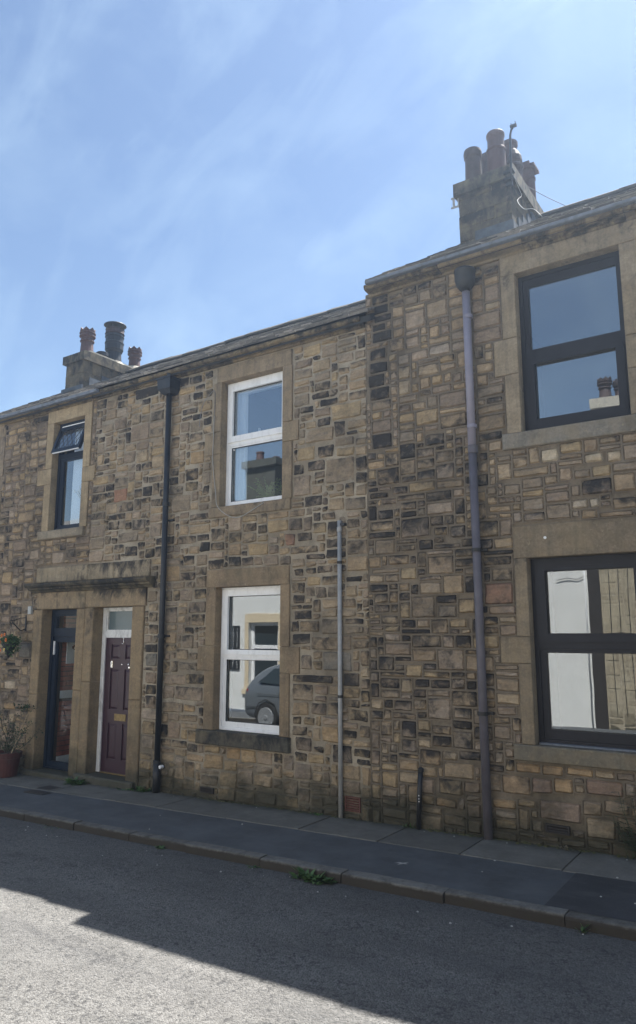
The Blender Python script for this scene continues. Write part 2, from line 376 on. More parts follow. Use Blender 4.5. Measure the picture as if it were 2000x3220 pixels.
M['curtain'] = m_plain('pale_curtain', (.62, .66, .72), .9, .06, 30); M['net'] = m_plain('white_net_curtain', (.72, .76, .82), .9, .05, 40)
M['render'] = m_plain('white_render', (.74, .74, .71), .9, .06, 2.5, bump=.3, bscale=25, dirt=.10)
M['cream'] = m_plain('cream_paint', (.66, .55, .38), .7, .06, 5); M['black_board'] = m_plain('black_signboard', (.02, .022, .025), .6)
M['soot_stone'] = m_plain('sooty_chimney_stone', (.05, .052, .042), .9, .3, 6, bump=.4)
M['far_stone'] = m_plain('dark_far_stone', (.07, .06, .045), .9, .4, 5, bump=.4)
M['ridge'] = m_plain('ridge_stone', (.085, .08, .072), .95, .3, 8, bump=.4, dirt=.4, spec=.1)
M['rimgrey'] = m_plain('wheel_alloy', (.22, .23, .24), .4, .05, 4)
M['glass_up'] = m_glass('upper_window_glass', 5.2)
M['glass_door'] = m_glass('door_glass', .9)
M['far_mortar'] = m_plain('pale_rubble_mortar', (.37, .32, .235), .95, .15, 6, bump=.3)
M['car'] = m_plain('grey_car_paint', (.17, .19, .21), .28, .03, 2, metal=.35); M['tyre'] = m_plain('tyre_rubber', (.02, .02, .02), .8)
M['carglass'] = m_plain('car_glass', (.03, .04, .045), .05, .05, 2); M['redlamp'] = m_plain('red_lamp', (.35, .02, .02), .2)
M['hbrick'] = m_plain('hall_brick', (.40, .14, .10), .85, .45, 5, bump=.4); M['hmortar'] = m_plain('hall_brick_joint', (.12, .09, .08), .9)
M['white_int'] = m_plain('white_interior_paint', (.75, .75, .75), .5, .03)
M['leaf'] = m_leaf('weed_leaf', (.035, .085, .022), (.075, .14, .035)); M['leaf_dark'] = m_leaf('shrub_leaf', (.018, .040, .020), (.04, .075, .03)); M['leaf_pale'] = m_leaf('palm_leaf', (.20, .33, .12), (.30, .42, .18))
M['moss'] = m_leaf('wall_foot_moss', (.045, .05, .016), (.085, .08, .025)); M['dry'] = m_plain('dry_stem', (.20, .17, .11), .8); M['twig'] = m_plain('dark_twig', (.045, .04, .028), .85)
M['flower_o'] = m_plain('orange_petal', (.70, .24, .06), .6, .2, 30); M['flower_y'] = m_plain('yellow_petal', (.72, .62, .22), .6, .2, 30); M['petal_w'] = m_plain('white_petal', (.75, .74, .70), .6)
M['cane'] = m_plain('bamboo_cane', (.33, .25, .15), .7); M['white_pot'] = m_plain('white_glaze', (.75, .76, .76), .25); M['litter'] = m_plain('white_grit', (.36, .36, .34), .8)
M['cable_w'] = m_plain('white_cable', (.70, .70, .68), .5); M['cable_d'] = m_plain('weathered_cable', (.36, .36, .34), .7); M['cable_g'] = m_plain('grey_cable', (.20, .20, .21), .6); M['cable_b'] = m_plain('black_cable', (.02, .02, .02), .6)
M['paint_red'] = m_plain('dark_red_paint', (.12, .02, .012), .7, .3, 20)
M['pale_block'] = m_plain('pale_plastic_box', (.42, .43, .42), .6)

# ------------------------------------------------------------------ ground, road, pavement
def sheet(name, mat, xs, ys, zoff, parent=None, kind='structure'):
    m = MB(); v = [(x, y, zg(x) + zoff) for y in ys for x in xs]; n = len(xs)
    m.add(v, [(j*n+i, j*n+i+1, (j+1)*n+i+1, (j+1)*n+i) for j in range(len(ys)-1) for i in range(n-1)])
    o = m.build(name, mat, parent)
    if kind: o['kind'] = kind
    return o
XS = [-90, -40, -20, -14, -10, -7, -4, -1, 2, 8, 20, 40, 90]
gm = MB(); R_ = 900
gm.add([(-R_, -R_, zg(-90) - .6), (R_, -R_, zg(-90) - .6), (R_, R_, zg(-90) - .6), (-R_, R_, zg(-90) - .6)], [(0, 1, 2, 3)])
tag(gm.build('ground', M['earth']), 'bare earth spreading beyond the street', kind='structure')
sheet('ground_beside_street', M['earth'], XS, [-40, 40], -.16)['label'] = 'earth under and behind the houses'
road = sheet('road', M['road'], XS, [-7.3, -6, -5, -4, -3, -2.2, -1.55], ROADZ); road['label'] = 'worn grey asphalt road, half in shadow'
pv = sheet('pavement', M['tarmac'], XS, [-1.495, -1.0, -.645], -.004); pv['label'] = 'dark tarmac pavement between flagstones and kerb'
pp = sheet('pavement_patch', M['tarmac_new'], [-1.70, -1.2, 0, 1.5, 4.0], [-1.494, -.66], 0.001); pp['label'] = 'fresher black tarmac patch at the right of the pavement'
sheet('far_pavement', M['tarmac'], XS, [-8.75, -7.44], 0.0)['label'] = 'pavement on the opposite side of the street'
fk = MB(); fk.add([(x, y, zg(x) + z) for x in XS for (y, z) in ((-7.29, -.2), (-7.29, 0.004), (-7.44, 0.004), (-7.44, -.2))],
      [(i*4+a, i*4+a+1, i*4+a+5, i*4+a+4) for i in range(len(XS)-1) for a in range(3)])
tag(fk.build('far_kerb', M['kerb']), 'kerb on the opposite side of the street', kind='structure')

def sloped_block(name, mat, parent, x0, x1, y0, y1, top, thick, ch=.01, seed=0):
    r = random.Random(seed); m = MB(); j = lambda s=.004: r.uniform(-s, s)
    nx = max(3, int((x1-x0)/.18)); v = []; f = []
    prof = [(y1, top-thick), (y1, top), (y0+ch*1.4, top), (y0+ch*.4, top-ch*.5), (y0, top-ch*1.6), (y0, top-thick)]
    for i in range(nx+1):
        x = x0 + (x1-x0)*i/nx
        if i in (0, nx): x += j(.003)
        wob = j(.005); wz = j(.003)
        for (y, z) in prof: v.append((x, y + (wob if y < y1-.02 else 0), zg(x) + z + (wz if z > top-thick else 0)))
    n = len(prof)
    for i in range(nx):
        f += [(i*n+a, i*n+a+1, (i+1)*n+a+1, (i+1)*n+a) for a in range(n-1)]
    f += [tuple(range(n)), tuple(range(nx*n, nx*n+n))]
    return m.add(v, f).build(name, mat, parent, smooth=False)
pav = thing('flagstone_strip', (-4.3, -.34, 0), None, None); pav['kind'] = 'structure'; pav['label'] = 'strip of worn flagstones along the foot of the houses'
fx = [-13.2, -12.2, -11.3, -10.25, -9.25, -8.3, -7.3, -6.37, -5.33, -4.38, -3.49, -2.68, -1.81, -.95, 0.0, 1.0, 2.0]
for i in range(len(fx)-1):
    o = sloped_block('flagstone', M['flag'], pav, fx[i]+.006, fx[i+1]-.006, -.655 + random.uniform(-.012, .012), -.035, random.uniform(.001, .007), .08, .008, 100+i)
sheet('flag_bed', M['earth'], XS, [-.66, .3], -.022)['label'] = 'dark joint bed under the flagstones'
ks = thing('kerb', (-4.3, -1.55, 0), None, None); ks['kind'] = 'structure'; ks['label'] = 'row of worn kerbstones between pavement and road'
kx = [-13.5, -12.6, -11.75, -10.9, -10.05, -9.2, -8.3, -7.45, -6.6, -5.75, -4.98, -4.11, -3.28, -2.40, -1.53, -.66, .22, 1.1, 2.0]
for i in range(len(kx)-1):
    sloped_block('kerb_stone', M['kerb'], ks, kx[i]+.004, kx[i+1]-.004, -1.605 + random.uniform(-.008, .008), -1.49, random.uniform(-.003, .004), .22, .013, 300+i)

# ------------------------------------------------------------------ rubble walling
FIXED = "-512,264,24,9,9n -434,263,14,6,10n -388,261,24,9,10n -402,264,6,5,9n -335,262,11,5,9n -529,250,17,8,7n -433,249,13,8,5n -419,251,11,7,2n -410,242,14,9,4n -391,230,18,12,2n -373,230,15,7,4n -434,235,15,7,6u -423,242,12,6,1n -331,250,8,5,9n -329,256,8,4,8n -344,249,10,6,3n -397,215,11,8,4n -386,214,14,9,3n -379,208,10,5,7n -332,206,14,9,1o -427,213,13,4,6n -333,221,11,6,6n -371,198,13,4,7n -406,188,13,9,2r -434,191,14,7,5n -377,189,9,7,9n -397,180,11,7,7n -351,187,13,6,5n -336,188,11,6,7n -347,175,16,11,2n -411,168,11,6,8n -386,166,13,7,7n -400,158,21,8,4n -434,161,16,5,9n -368,160,11,9,4n -340,153,15,5,6n -321,147,8,6,9n -404,151,11,7,6n -392,148,12,7,8n -372,146,9,6,8n -331,146,10,6,3n -524,147,14,8,8n -535,169,21,5,7n -545,176,15,6,8n -542,197,14,8,6n -544,226,20,4,6n -510,222,10,4,8n -515,203,15,9,3n -521,183,21,8,2n -457,151,10,6,7n -445,150,15,6,6n -473,146,14,11,2n -524,160,17,8,0n -496,145,13,5,7n -335,139,10,7,7n -502,152,12,8,1n -542,250,12,8,2n -543,264,30,6,5n -503,253,14,9,4n -457,246,11,5,1n -351,116,6,7,4n -337,116,10,7,2n -325,117,10,6,7n -330,108,15,7,6n -351,102,11,10,5n -338,129,13,5,8n -353,129,14,10,1o -338,107,8,5,4n -327,100,11,7,7n -367,116,8,7,5n -366,103,8,6,7n -365,95,8,6,6n -335,86,10,8,5n -328,79,9,5,5n -339,79,10,6,4n -336,72,17,6,5n -330,64,15,6,7n -349,63,20,7,3n -339,54,24,9,5n -366,47,9,8,6n -367,74,10,8,4g -367,63,10,7,2n -350,46,18,6,5n -332,47,11,5,4o -344,30,10,10,2n -341,25,13,4,6n -328,32,12,6,8n -368,31,11,8,5n -368,22,11,8,2n -349,16,10,4,2n -327,18,13,4,2o -313,15,15,8,2o -537,110,14,9,8n -520,110,12,6,6n -520,61,14,7,7n -523,53,13,6,1p -523,70,11,3,7n -505,48,10,8,1n -507,39,13,6,4n -522,38,14,5,1o -528,45,12,6,6n -534,94,8,3,8n -507,77,14,11,3g -232,237,11,5,8n -234,232,12,4,9n -228,227,13,5,10n -208,227,11,5,6n -247,230,11,7,4n -220,217,20,9,2n -242,220,9,4,6n -230,215,9,5,7n -209,210,14,6,4n -238,206,19,8,3n -210,207,7,2,8n -244,196,12,8,3n -230,196,11,7,8n -248,188,9,7,8n -237,189,12,6,8n -224,180,19,14,4n -248,175,14,13,2n -232,184,7,4,5n -230,181,5,3,9n -239,168,12,6,8n -224,176,5,3,7n -217,175,6,5,4n -222,164,10,7,4n -211,163,13,7,4n -227,159,9,4,6n -223,149,7,9,8n -253,146,7,7,5r -244,148,10,5,7n -266,155,15,7,1n -281,142,15,7,3n -249,141,20,5,7n -195,150,14,5,7n -297,136,10,6,8n -286,136,9,5,7n -320,147,7,5,10n -324,154,10,4,8n -320,184,5,6,8n -327,255,7,6,10n -331,251,7,4,10n -334,261,14,8,10n -224,137,8,5,8n -219,129,8,4,6n -227,122,11,5,8n -246,128,6,4,8n -238,129,7,3,8n -211,123,10,3,8n -331,236,8,4,9n -326,241,13,8,6n -248,247,15,7,3n -226,241,15,9,1n -240,260,12,7,1n -227,257,11,7,1n -207,239,11,7,1n -215,251,10,5,3n -246,129,7,3,7n -237,122,9,5,1n -227,123,12,4,8n -212,122,11,4,8n -231,115,7,6,6n -223,115,8,6,6n -211,115,7,6,3n -247,112,8,5,8n -246,103,12,5,8n -242,96,14,7,5n -227,95,14,8,5n -211,95,11,4,5n -247,89,12,6,8n -234,86,19,7,6n -206,84,16,10,4n -226,75,18,10,4g -233,75,6,5,5n -191,76,9,7,8n -247,68,28,5,9n -247,58,14,9,4n -232,62,9,5,2n -207,61,16,7,6n -247,50,11,7,3n -234,51,10,6,6n -213,56,10,4,7n -203,56,8,4,8n -209,49,11,6,7n -196,51,7,4,8n -247,45,7,5,8n -239,45,8,5,7n -247,39,10,5,6n -227,37,11,8,2o -213,40,8,4,9n -203,41,8,7,6n -245,31,11,7,5n -220,27,12,9,8n -312,15,12,7,1o -295,22,11,7,1o -284,21,12,8,1o -236,25,10,5,2n -205,27,9,4,9n -202,16,10,9,2g -245,16,11,8,2n -274,9,13,6,2n -300,6,13,8,3n -320,18,7,5,3n -185,30,4,4,8n -199,95,12,4,6n -189,100,10,4,8n -193,106,9,4,6n -200,107,6,3,5n -192,281,11,7,10n -191,275,10,6,10n -191,270,11,4,10n -192,265,9,5,10n -192,258,12,6,10n -194,248,10,6,10n -194,240,11,6,10n -195,232,10,7,10n -194,224,13,8,10n -181,250,9,7,6n -151,237,8,4,7n -164,232,12,6,4n -141,233,6,8,5n -132,235,5,7,7n -126,210,8,3,8n -152,201,15,7,6n -161,193,11,6,8n -163,221,6,3,7n -190,175,13,9,8n -193,196,12,8,10n -197,190,7,5,8n -175,175,8,3,8n -133,168,6,6,9n -161,163,14,5,8n -161,156,15,6,2n -181,169,9,4,8n -176,145,17,11,7n -148,143,8,6,8n -157,145,7,4,7n -166,138,8,5,9n -192,137,12,8,4n -82,158,13,7,8n -69,150,10,5,6n -99,148,11,7,4n -100,176,8,6,0p -80,173,8,4,0p -87,152,7,4,1p -79,152,4,4,1p -110,148,10,4,6n -122,158,8,3,7n -131,128,14,4,8n -127,154,12,4,3n -119,162,8,5,4n -114,170,17,4,4n -85,165,8,6,3n -70,172,6,5,2p -198,149,12,5,5n -195,168,11,3,8n -187,164,8,3,6n -172,281,9,7,8n -180,282,7,7,1n -158,264,12,9,1n -171,261,12,10,1n -162,275,7,6,1n -176,138,8,3,6n -177,123,9,6,3n -168,125,6,4,9n -161,125,14,9,4n -184,131,12,5,7n -194,127,17,3,2n -186,122,9,5,5n -166,115,12,6,2n -153,115,11,9,2n -171,103,13,11,5n -156,103,10,6,5n -145,105,9,7,5n -131,109,14,10,4r -131,127,14,5,8n -127,120,10,6,6n -189,99,10,6,8n -160,95,9,7,6n -150,98,10,6,4n -207,85,17,9,5n -187,84,15,6,2n -171,81,13,6,3n -157,77,14,10,4n -175,73,9,6,2n -192,77,10,6,8n -170,68,8,4,9n -161,68,10,4,8n -207,61,16,7,8n -203,56,8,4,8n -163,53,12,10,5n -149,54,9,5,6n -182,56,10,5,7n -171,57,7,5,6n -200,33,8,6,8n -178,36,8,6,7n -150,40,10,8,5n -185,30,16,5,10n -168,31,11,7,6o -156,34,8,4,6n -147,35,11,4,7n -155,26,15,7,1n -202,15,10,10,2g -204,27,8,5,8n -158,18,12,7,7n -126,22,13,8,4o -107,32,10,6,0o -119,32,12,5,0o -96,33,12,5,0o -113,24,11,7,0b -102,25,8,6,0o -88,26,16,7,0b -109,13,18,8,1b -131,15,11,4,0o -160,12,11,4,0o -119,17,8,3,1n -91,17,10,7,1n -81,19,10,5,1n -129,46,8,6,2n -127,57,9,4,2n -178,61,11,6,4n -190,62,11,4,4n"
fixed = []
for e in FIXED.split():
    a = e.split(','); fixed.append((int(a[0]), int(a[1]), int(a[2]), int(a[3]), int(a[4][:-1])/10, a[4][-1]))
PAL = {'n': [(.300, .222, .122), (.262, .198, .116), (.33, .250, .142), (.225, .178, .112), (.285, .222, .142), (.315, .232, .118), (.225, .172, .11)],
       'o': [(.33, .228, .112), (.315, .222, .118)], 'g': [(.175, .16, .12), (.20, .175, .125)], 'r': [(.26, .14, .08), (.28, .16, .095)], 'p': [(.43, .35, .215), (.40, .335, .22)],
       'u': [(.20, .15, .145)], 'b': [(.24, .165, .105), (.26, .185, .12)]}
def stone_mesh(mb, x0, x1, z0, z1, tint, soot, rnd, gap, proud, T, S, rough=1.0, strap=None):
    """one rock-faced stone, its edges sunk in the mortar"""
    W, H = x1-x0, z1-z0
    g = gap; x0 += g; x1 -= g; z0 += g; z1 -= g; W -= 2*g; H -= 2*g
    nu = max(2, min(5, int(W/.065))); nv = max(2, min(3, int(H/.05)))
    if strap is not None:      # raised ribbon of pointing round the stone, with a groove inside it
        k0 = len(mb.v); h = gap*.78; rings = ((-gap+.0008, -.0065), (-gap+h, -.007), (-gap+h+.003, -.001))
        for off, yy in rings:
            for (xx, zz) in ((x0+off, z0+off), (x1-off, z0+off), (x1-off, z1-off), (x0+off, z1-off)):
                mb.v.append((xx, yy, zz)); T += [*tint, 0]; S += [.5, .5, 0]
        for r in range(2):
            for q in range(4): n_ = (q+1) % 4; mb.f.append((k0+4*r+q, k0+4*r+n_, k0+4*r+4+n_, k0+4*r+4+q)); mb.mi.append(1)
    seed = rnd.random(); cr = min(.008, W*.12, H*.16)*rough; bev = min(.016, W*.18, H*.22)
    tilt = rnd.uniform(-.006, .006); tz = rnd.uniform(-.004, .006)
    us = [0.0] + [bev/W + (1-2*bev/W)*i/nu for i in range(nu+1)] + [1.0]
    vs_ = [0.0] + [bev/H + (1-2*bev/H)*i/nv for i in range(nv+1)] + [1.0]
    sh = [rnd.uniform(-.006, .006) for _ in range(4)]      # edges out of square
    k = len(mb.v); nU, nV = len(us), len(vs_)
    ph = [rnd.uniform(0, 6.28) for _ in range(4)]
    for b, v in enumerate(vs_):
        for a, u in enumerate(us):
            edge = a in (0, nU-1) or b in (0, nV-1)
            x = x0 + u*W + sh[0]*(v-.5)*(1-u)*2 + sh[1]*(v-.5)*u*2; z = z0 + v*H + sh[2]*(u-.5)*(1-v)*2 + sh[3]*(u-.5)*v*2
            if a in (0, nU-1) and b in (0, nV-1):
                x += cr*(1 if a == 0 else -1); z += cr*(1 if b == 0 else -1)
            jit = .0035 if edge else .006
            x += rnd.uniform(-jit, jit)*rough; z += rnd.uniform(-jit, jit)*rough
            if edge: y = .012
            else:
                y = -proud*(.55 + .45*math.sin(ph[0]+u*3.1)*math.sin(ph[1]+v*2.7)) - rnd.uniform(0, .014)*rough + tilt*(u-.5)*2 + tz*(v-.5)*2
            mb.v.append((x, y, z)); T += [*tint, soot]; S += [u, v, seed]
    for b in range(nV-1):
        for a in range(nU-1):
            q = (k+b*nU+a, k+b*nU+a+1, k+(b+1)*nU+a+1, k+(b+1)*nU+a); mb.f.append(q); mb.mi.append(0)
def layout(X0, X1, Z0, Z1, holes, fixed, rnd, hs, wr, sootf):
    """squared, snecked rubble on a 2 cm lattice: given stones first, the rest fitted between them"""
    c = .02; ix0, ix1, iz0, iz1 = round(X0/c), round(X1/c), round(Z0/c), round(Z1/c)
    nx, nz = ix1-ix0, iz1-iz0; occ = [bytearray(nx) for _ in range(nz)]; out = []
    for (a, b, d, e) in holes:
        for z in range(max(0, math.floor(d/c+.01)-iz0), min(nz, math.ceil(e/c-.01)-iz0)):
            for x in range(max(0, math.floor(a/c+.01)-ix0), min(nx, math.ceil(b/c-.01)-ix0)): occ[z][x] = 1
    def free(x, z, ww, hh): return all(not occ[j][i] for j in range(z, z+hh) for i in range(x, x+ww))
    def put(x, z, ww, hh, so, tone):
        for j in range(z, z+hh):
            for i in range(x, x+ww): occ[j][i] = 1
        out.append(((x+ix0)*c, (x+ix0+ww)*c, (z+iz0)*c, (z+iz0+hh)*c, so, tone))
    for (a, b, ww, hh, so, tone) in fixed:
        x, z = a-ix0, b-iz0
        for (dx, dz, dw, dh) in ((0, 0, 1, 1), (0, 0, 0, 0), (1, 0, -1, 0), (0, 1, 0, -1), (0, 0, -1, 0), (0, 0, 0, -1), (1, 1, -2, -2), (1, 1, -1, -1), (2, 0, -2, 0), (0, 0, -2, -1)):
            x2, z2, w2, h2 = x+dx, z+dz, ww+dw, hh+dh
            if w2 < 3 or h2 < 2 or x2 < 0 or z2 < 0 or x2+w2 > nx or z2+h2 > nz: continue
            if free(x2, z2, w2, h2): put(x2, z2, w2, h2, so, tone); break
    for z in range(nz):
        x = 0
        while x < nx:
            if occ[z][x]: x += 1; continue
            R = 0
            while x+R < nx and not occ[z][x+R] and R < 40: R += 1
            ww = rnd.randint(*wr)
            if R < ww+5: ww = R if R <= wr[1]+2 else R//2
            if ww < 3: 
                for i in range(ww): occ[z][x+i] = 1
                x += ww; continue
            H = 0; 
            while z+H < nz and H < 14 and free(x, z+H, ww, 1): H += 1
            hh = rnd.choice(hs)
            if ww < 6: hh = min(hh, max(3, ww+1))
            if hh >= H-1: hh = H if H <= max(hs)+1 else H-4
            if hh < 3:
                for i in range(ww): occ[z][x+i] = 1
                x += ww; continue
            put(x, z, ww, hh, sootf((x+ix0)*c, (z+iz0)*c, rnd), 'n'); x += ww
    return out
def project(x, z):
    """how large a stone shows from the pavement opposite: only to choose which stay separate"""
    return 1.0/math.hypot(6.8, x)
def build_rubble(house, stones, rnd, gap, proud, limit, tintmul, rough=1.0, visible=lambda s: True, strap=None):
    show = [s for s in stones if visible(s)]; rest = [s for s in stones if not visible(s)]
    show.sort(key=lambda s: -(s[1]-s[0])*(s[3]-s[2])*project((s[0]+s[1])/2, 0)**2)
    rest += show[limit:]; show = show[:limit]
    def tint_of(s):
        t = rnd.choice(PAL[s[5]]); t = (t[0]*1.16, t[1]*1.20, t[2]*1.40); k = rnd.uniform(.92, 1.09); h = rnd.uniform(-.03, .03)
        return (t[0]*k*tintmul[0]*(1+h), t[1]*k*tintmul[1], t[2]*k*tintmul[2]*(1-h))
    def go(ss):
        m = MB(); T = []; S = []
        for s in ss: stone_mesh(m, s[0], s[1], s[2], s[3], tint_of(s), s[4] if s[4] >= .98 else s[4]*.95, rnd, gap, proud, T, S, rough, strap)
        return m.build('stone', [M['stone'], M[strap]] if strap else M['stone'], house, attrs={'tint': ('FLOAT_COLOR', T), 'sv': ('FLOAT_VECTOR', S)}, smooth=False, recalc=False)
    for s in show: go([s])
    if rest: go(rest)['kind'] = 'stuff'
def ashlar(name, parent, x0, x1, y0, y1, z0, z1, tint, soot=.1, ch=.006, seed=None):
    tint = (tint[0]*1.12, tint[1]*1.13, tint[2]*1.24)
    m = MB(); m.box(x0, x1, y0, y1, z0, z1, ch); n = len(m.v); sd_ = random.random()
    k = random.uniform(.93, 1.07)
    S = []
    for v in m.v: S += [(v[0]-x0)/(x1-x0), (v[2]-z0)/(z1-z0), sd_]
    return m.build(name, M['ashlar'], parent, attrs={'tint': const_attr(n, (tint[0]*k, tint[1]*k, tint[2]*k, soot)), 'sv': ('FLOAT_VECTOR', S)})
def swept(name, parent, prof, x0, x1, tint, soot, mat='ashlar'):
    m = MB(); m.prism(prof, x0, x1); n = len(m.v); zs = [z for _, z in prof]; S = []; sd_ = random.random()
    for v in m.v: S += [0, (v[2]-min(zs))/(max(zs)-min(zs)+1e-6), sd_]
    return m.build(name, M[mat], parent, attrs={'tint': const_attr(n, (*tint, soot)), 'sv': ('FLOAT_VECTOR', S)})

def wall_with_holes(name, mat, parent, X0, X1, Z0, Z1, holes, depth=.25, y=0.0):
    xs = sorted({X0, X1, *[min(max(h[i], X0), X1) for h in holes for i in (0, 1)]}); zs = sorted({Z0, Z1, *[min(max(h[i], Z0), Z1) for h in holes for i in (2, 3)]})
    m = MB(); nx, nz = len(xs)-1, len(zs)-1
    solid = [[not any(h[0]-1e-6 <= xs[i] and xs[i+1] <= h[1]+1e-6 and h[2]-1e-6 <= zs[j] and zs[j+1] <= h[3]+1e-6 for h in holes) for i in range(nx)] for j in range(nz)]
    for j in range(nz):
        for i in range(nx):
            if not solid[j][i]: continue
            a, b, c, d = xs[i], xs[i+1], zs[j], zs[j+1]
            m.add([(a, y, c), (b, y, c), (b, y, d), (a, y, d)], [(0, 1, 2, 3)]); m.add([(a, y+depth, c), (b, y+depth, c), (b, y+depth, d), (a, y+depth, d)], [(0, 3, 2, 1)])
            if i == 0 or not solid[j][i-1]: m.add([(a, y, c), (a, y+depth, c), (a, y+depth, d), (a, y, d)], [(0, 3, 2, 1)])
            if i == nx-1 or not solid[j][i+1]: m.add([(b, y, c), (b, y+depth, c), (b, y+depth, d), (b, y, d)], [(0, 1, 2, 3)])
            if j == 0 or not solid[j-1][i]: m.add([(a, y, c), (b, y, c), (b, y+depth, c), (a, y+depth, c)], [(0, 3, 2, 1)])
            if j == nz-1 or not solid[j+1][i]: m.add([(a, y, d), (b, y, d), (b, y+depth, d), (a, y+depth, d)], [(0, 1, 2, 3)])
    return m.build(name, mat, parent, recalc=False)
E6 = .006
def opening(o): return (o[0]-E6, o[1]+E6, o[2]-E6, o[3]+E6)
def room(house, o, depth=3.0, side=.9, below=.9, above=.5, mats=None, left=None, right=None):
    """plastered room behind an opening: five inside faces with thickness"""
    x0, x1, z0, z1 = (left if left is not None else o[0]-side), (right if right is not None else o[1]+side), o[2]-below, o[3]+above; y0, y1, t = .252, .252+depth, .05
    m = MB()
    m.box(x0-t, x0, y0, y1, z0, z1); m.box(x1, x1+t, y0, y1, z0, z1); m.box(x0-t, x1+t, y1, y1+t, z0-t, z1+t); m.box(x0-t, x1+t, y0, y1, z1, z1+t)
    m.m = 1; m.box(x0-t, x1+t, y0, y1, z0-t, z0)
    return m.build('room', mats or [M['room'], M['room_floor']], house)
ASH = (.265, .196, .108)
def dressings(house, o, lint, jl, jr, bl, br, sill, tint=ASH, soots=(.1, .1, .1), lip=.014, sill_out=.035, zt=None, sill_tint=None):
    """lintel, jamb stones and sill of one window. o: opening; lint: (x0,x1,ztop); jl/jr: outer x of the jambs; bl/br: (outer x, z0, z1) of the through-stones; sill: (x0,x1,z0)"""
    ashlar('lintel', house, lint[0], lint[1], -lip, .20, o[3], lint[2], tint, soots[0])
    for side, xo, blk in ((0, jl, bl), (1, jr, br)):
        xi = o[side]
        for (z0, z1, xx) in ((o[2], blk[1], xo), (blk[1], blk[2], blk[0]), (blk[2], o[3], xo)):
            a, b = (xx, xi) if side == 0 else (xi, xx)
            ashlar('jamb_stone', house, a, b, -lip + random.uniform(-.002, .002), .20, z0+.002, z1-.002, tint, soots[1])
    ashlar('sill', house, sill[0], sill[1], -sill_out, .20, sill[2], o[2], sill_tint or tint, soots[2], ch=.010)

def ring_part(name, mat, parent, o, i, y0, y1): return MB().ring(o, i, y0, y1).build(name, mat, parent)
def pane(parent, r, y, mat='glass', t=.006, name='pane'):
    return MB().box(r[0], r[1], y, y+t, r[2], r[3]).build(name, M[mat], parent)
def two_light(house, o, up, lo, mat, rail, yf=.10, fw=.03, opener='upper', name='window', glass='glass'):
    """frame with a transom; the opening light stands proud of the frame, the other is beaded into it"""
    f = (o[0]+.003, o[1]-.003, o[2]+.003, o[3]-.003)
    wdw = MB().ring(f, (f[0]+fw, f[1]-fw, f[2]+fw, f[3]-fw), yf, yf+.07).build(name, mat, house)
    MB().box(f[0]+fw, f[1]-fw, yf+.004, yf+.066, rail[0], rail[1]).build('transom', mat, wdw)
    a, b = f[0]+fw, f[1]-fw
    for k, (r, z0, z1) in enumerate(((up, rail[1], f[3]-fw), (lo, f[2]+fw, rail[0]))):
        is_open = (opener == 'upper') == (k == 0)
        ya = yf-.016 if is_open else yf+.012
        e = .008 if is_open else -.0015
        s = ring_part('sash', mat, wdw, (a-e, b+e, z0-e, z1+e), r, ya, yf+.052)
        gk = MB().ring((r[0]-.001, r[1]+.001, r[2]-.001, r[3]+.001), (r[0]+.006, r[1]-.006, r[2]+.006, r[3]-.006), yf+.018, yf+.03).build('glazing_gasket', M['iron'], wdw)
        pane(wdw, (r[0]-.01, r[1]+.01, r[2]-.01, r[3]+.01), yf+.032, glass)
    return wdw

# the three houses of the terrace
HL = thing('terraced_house', (-10.9, 1.5, zg(-10.9)), 'far left stone terraced house with a blue glazed door and tilted-open leaded window', 'house', 'stone terraced houses in a row')
HM = thing('terraced_house', (-6.2, 1.5, zg(-6.2)), 'middle stone terraced house with white window frames and a maroon door', 'house', 'stone terraced houses in a row')
HR = thing('terraced_house', (-1.2, 1.5, zg(-1.2)), 'taller stone terraced house at the right with two large dark-framed windows', 'house', 'stone terraced houses in a row')
XA, XB, XC, XD, XE = -13.3, -8.60, -3.93, 1.6, 1.6
ow = {'l2': (-12.05, -11.10, 3.50, 5.185), 'lu': (-9.60, -8.85, 3.47, 5.195), 'ld': (-9.60, -8.79, -.04, 2.27), 'md': (-8.42, -7.62, .02, 2.28),
      'mu': (-6.095, -5.10, 3.50, 5.165), 'ml': (-6.12, -5.11, .755, 2.48), 'ru': (-2.165, -1.16, 3.86, 5.53), 'rl': (-2.18, -1.15, .90, 2.62)}
holes_l = [(-12.2, -10.92, 3.36, 5.40), (-9.76, -8.69, 3.34, 5.41), (-9.95, -9.58, 4.21, 4.46), (-8.87, -8.55, 4.15, 4.38), (-9.80, XB, -.3, 2.27), (-9.74, XB, 2.26, 2.66), (-9.90, XB, 2.50, 2.66), (-9.81, XB, 2.64, 2.93)]
holes_m = [(XB, -7.39, -.3, 2.28), (XB, -7.36, 2.27, 2.66), (XB, -7.26, 2.50, 2.66), (XB, -7.30, 2.64, 2.91), (-6.25, -4.955, 3.50, 5.37), (-6.27, -4.97, 3.36, 3.51), (-6.37, -6.08, 4.20, 4.50), (-5.12, -4.86, 4.20, 4.45),
           (-6.28, -4.97, .755, 2.70), (-6.37, -4.95, .59, .77), (-6.40, -6.10, 1.46, 1.76), (-5.12, -4.83, 1.46, 1.76), (-6.30, -6.08, .02, .09)]
holes_r = [(-2.31, -1.0, 3.84, 5.74), (-2.36, -.96, 3.70, 3.87), (-2.41, -2.15, 4.47, 4.85), (-1.18, -.86, 4.30, 4.62), (-2.30, -1.0, .88, 2.935), (-2.38, -.94, .755, .90), (-2.47, -2.17, 1.63, 1.88), (-1.17, -.86, 1.60, 1.90), (-4.235, -4.045, .07, .225), (-2.13, -1.91, .155, .235)]
holes_m.append((-4.235, -4.045, .075, .225))
